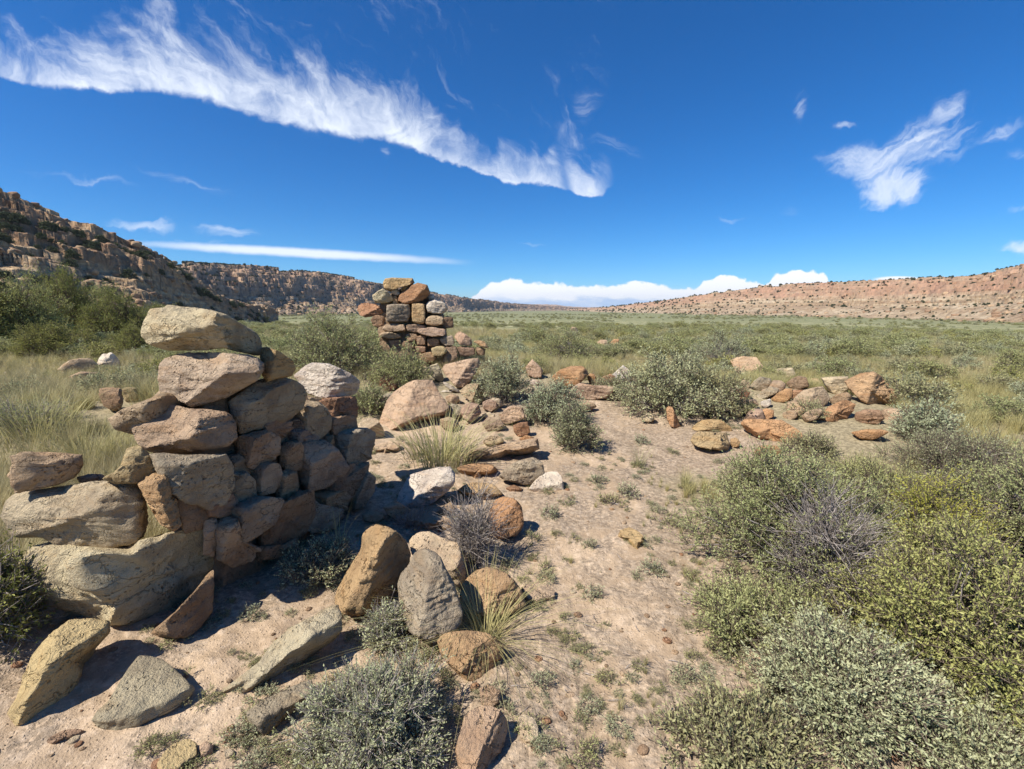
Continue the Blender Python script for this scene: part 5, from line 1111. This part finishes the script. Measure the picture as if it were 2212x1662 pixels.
N = 1500; r_ = np.random.default_rng(92); y = .9+6.5*r_.random(N)**1.2; x = r_.uniform(-.75, .8, N)*(y+.3)
kp = (bareness(x, y) > .25) & (fbm(np.stack([x*1.3, y*1.3, x*0], 1), 3, 93) > -.18); x, y = x[kp], y[kp]
scatter('low_weeds', 'tiny weeds and dry stubble creeping over the bare soil', np.stack([x, y, gz(x, y)], 1), [fol(first[0]), fol(first[1])], r_.integers(0, 2, len(x)), .22+.5*r_.random(len(x))**2, r_.uniform(0, 6.28, len(x)), r_.uniform(.4, .9, len(x)))
# --- pebbles, clods and litter (uncountable)
PB = []
for i, (c_, nm_) in enumerate((('peach', 'tan'), ('cream', 'pale'), ('rust', 'reddish'), ('brown', 'brown'))):
    V0, F0 = ico(3); V = V0*np.array([1, .8, .5]); V = V*(1+.22*fbm(V0*1.7+i*9, 3, i))[:, None]
    me = mesh_from('pebble', V*.02, F0, sandstone(nm_+'_pebble', 1., False, CC[c_]), None, True); o = link('pebble', me)
    u, v = ((1232,1500), (1330,1480), (1180,1560), (560,1480))[i]; p, _ = gpos(u, v); o.location = tuple(p+np.array([0, 0, .02])); o.color = CC[c_]+(1,)
    tag(o, nm_+' pebble lying on the bare soil of the foreground', 'pebble'); PB.append(o)
N = 3800; r_ = np.random.default_rng(21); y = .6+8*r_.random(N)**1.6; x = r_.uniform(-1.3, 1.0, N)*(y+.4)
kp = (bareness(x, y) > .35); x, y = x[kp], y[kp]; s = .12+.95*r_.random(len(x))**5; s[::97] *= 1.7
scatter('gravel', 'small stones and crumbs of sandstone strewn over the soil', np.stack([x, y, gz(x, y)+.002], 1), PB, r_.integers(0, 4, len(x)), s, r_.uniform(0, 6.28, len(x)))
# fallen twigs and litter
r_ = np.random.default_rng(33); n = 230; y = 1+4*r_.random(n); x = r_.uniform(-.35, .75, n)*(y+.5); a = r_.uniform(0, 6.28, n); l = r_.uniform(.02, .09, n)
A = np.stack([x, y, gz(x, y)+.006], 1); B = A+np.stack([np.cos(a)*l, np.sin(a)*l, r_.uniform(0, .015, n)], 1)
v_, q_ = tubes(curve_pts(A, B, r_.normal(0, .006, (n, 3)), 4, r_), np.full((n, 4), .0016))
tag(link('twig_litter', mesh_from('twig_litter', v_, q_, M_TWIG)), 'fallen dry twigs strewn on the path', None, None, 'stuff')

# --- junipers and boulders on the hills
def juniper(seed):
    (LV, LQ, rnd, nl_), (SV, SQ) = shrub_data(seed, W=3.2, H=3.0, nclump=60, ntw=7, nlf=6, leaf=.26, aspect=1.6, twl=.5, stems=8, dead=0, low=.06)
    return foliage_mesh('crown', LV, LQ, rnd, nl_, M_JUN, M_BARK), weld(mesh_from('trunk', SV, SQ, M_BARK))
JU = [juniper(701), juniper(702)]
rngj = np.random.default_rng(5)
GJ = 'junipers dotting the left hill'
protoj = None; cnt = 0; used = []
nu, nv = VA.shape[:2]
def add_jun(P, s):
    global protoj
    if protoj is None:
        protoj = empty('juniper_tree', tuple(P), 'dark juniper tree dotting the rocky hill at left', 'tree', GJ); link('crown', JU[0][0], protoj); link('trunk', JU[0][1], protoj); e_ = protoj
    else: e_ = copy_tree(protoj)
    e_.location = tuple(P); e_.scale = (s, s, s*.9); e_.rotation_euler = (0, 0, rngj.uniform(0, 6.28))
for k in range(230):
    if k < 70: i = 150+int(rngj.uniform(.28, .97)*(nu-150)); j = 109-int(rngj.integers(0, 6))       # along the crest
    else: i = 150+int(rngj.uniform(.28, .98)*(nu-150)); j = int(rngj.uniform(.05, .95)*109)
    P = VA[i, j]
    if k >= 70 and .56 < j/109 < .72 and rngj.random() < .6: continue
    add_jun(P-np.array([0, 0, .2]), rngj.uniform(.45, 1.15))
def hill_points(V, n, seed, crest=.25, jr=(0, .98), u0=0., u1=1.):
    r = np.random.default_rng(seed); m_ = V.shape[1]-5
    i = (r.uniform(u0, u1, n)*(V.shape[0]-1)).astype(int); j = (r.uniform(jr[0], jr[1], n)*m_).astype(int)
    c = r.random(n) < crest; j = np.where(c, m_-r.integers(0, 4, n), j)
    return V[i, j], r
crown0 = [c for c in protoj.children if c.name.startswith('crown')][0]
Pj, r = hill_points(VB, 2600, 1, .5); tag(scatter('mesa_scrub', 'dark junipers dotting the distant mesa', Pj-[0, 0, .3], [crown0], np.zeros(len(Pj)), r.uniform(.35, .8, len(Pj)), r.uniform(0, 6, len(Pj))))
Pj, r = hill_points(VC, 2600, 2, .2); tag(scatter('hillside_scrub', 'dark junipers dotting the right hillside', Pj-[0, 0, .3], [crown0], np.zeros(len(Pj)), r.uniform(.2, .62, len(Pj))*np.clip(np.hypot(Pj[:, 0], Pj[:, 1])/500, .75, 2.), r.uniform(0, 6, len(Pj))))
# boulders of the talus
V0, F0 = ico(3); BM = []
for i in range(2):
    V = V0*np.array([1, .75, .6]); g_ = (np.abs(V0)**4).sum(1)**(-.25); V = V*g_[:, None]*(1+.25*fbm(V0*1.5+i*7, 3, 40+i))[:, None]
    P = VA[150+int(.72*(nu-150)), 30+8*i]; o = link('boulder', mesh_from('boulder', V, F0, sandstone(('pale', 'brown')[i]+'_boulder', .25, False, ((.50, .37, .25), (.36, .245, .165))[i]), None, False)); o.location = tuple(P); o.scale = (2, 2, 1.6); o.color = (.50, .37, .25, 1) if i == 0 else (.34, .235, .16, 1)
    tag(o, ('pale', 'brown')[i]+' boulder on the lower slope of the left hill', 'boulder'); BM.append(o)
Pj, r = hill_points(VA, 3000, 3, .03, (.02, .98)); tag(scatter('hill_boulders', 'fallen blocks covering the slopes of the left hill', Pj, BM, r.integers(0, 2, len(Pj)), .2+1.2*r.random(len(Pj))**4, r.uniform(0, 6, len(Pj)), None, r.normal(0, .3, len(Pj))))
Pj, r = hill_points(VB, 700, 4, .03, (.02, .98)); tag(scatter('mesa_boulders', 'fallen blocks covering the slopes of the distant mesa', Pj, BM, r.integers(0, 2, len(Pj)), .4+2.6*r.random(len(Pj))**4, r.uniform(0, 6, len(Pj))))
Pj, r = hill_points(VC, 1200, 6, .02, (.02, .98)); tag(scatter('hillside_boulders', 'fallen blocks covering the right hillside', Pj, BM, r.integers(0, 2, len(Pj)), .35+1.7*r.random(len(Pj))**4, r.uniform(0, 6, len(Pj))))

# ------------------------------------------------------------------ air over the valley
hb = bmesh.new(); bmesh.ops.create_cube(hb, size=1.); hm = bpy.data.meshes.new('haze'); hb.to_mesh(hm); hb.free()
hz = link('haze', hm); hz.scale = (12400, 12400, 190); hz.location = (0, 0, 85-9.); tag(hz, 'thin dry air over the valley that pales the far mesas', None, None, 'stuff')
hmat, k = newmat('valley_air'); pv = k.node('ShaderNodeVolumePrincipled'); pv.inputs['Color'].default_value = (.80, .88, 1., 1); pv.inputs['Density'].default_value = .00010; pv.inputs['Anisotropy'].default_value = .2
ho = k.node('ShaderNodeOutputMaterial'); k.put(ho.inputs['Volume'], pv.outputs[0]); hm.materials.append(hmat)
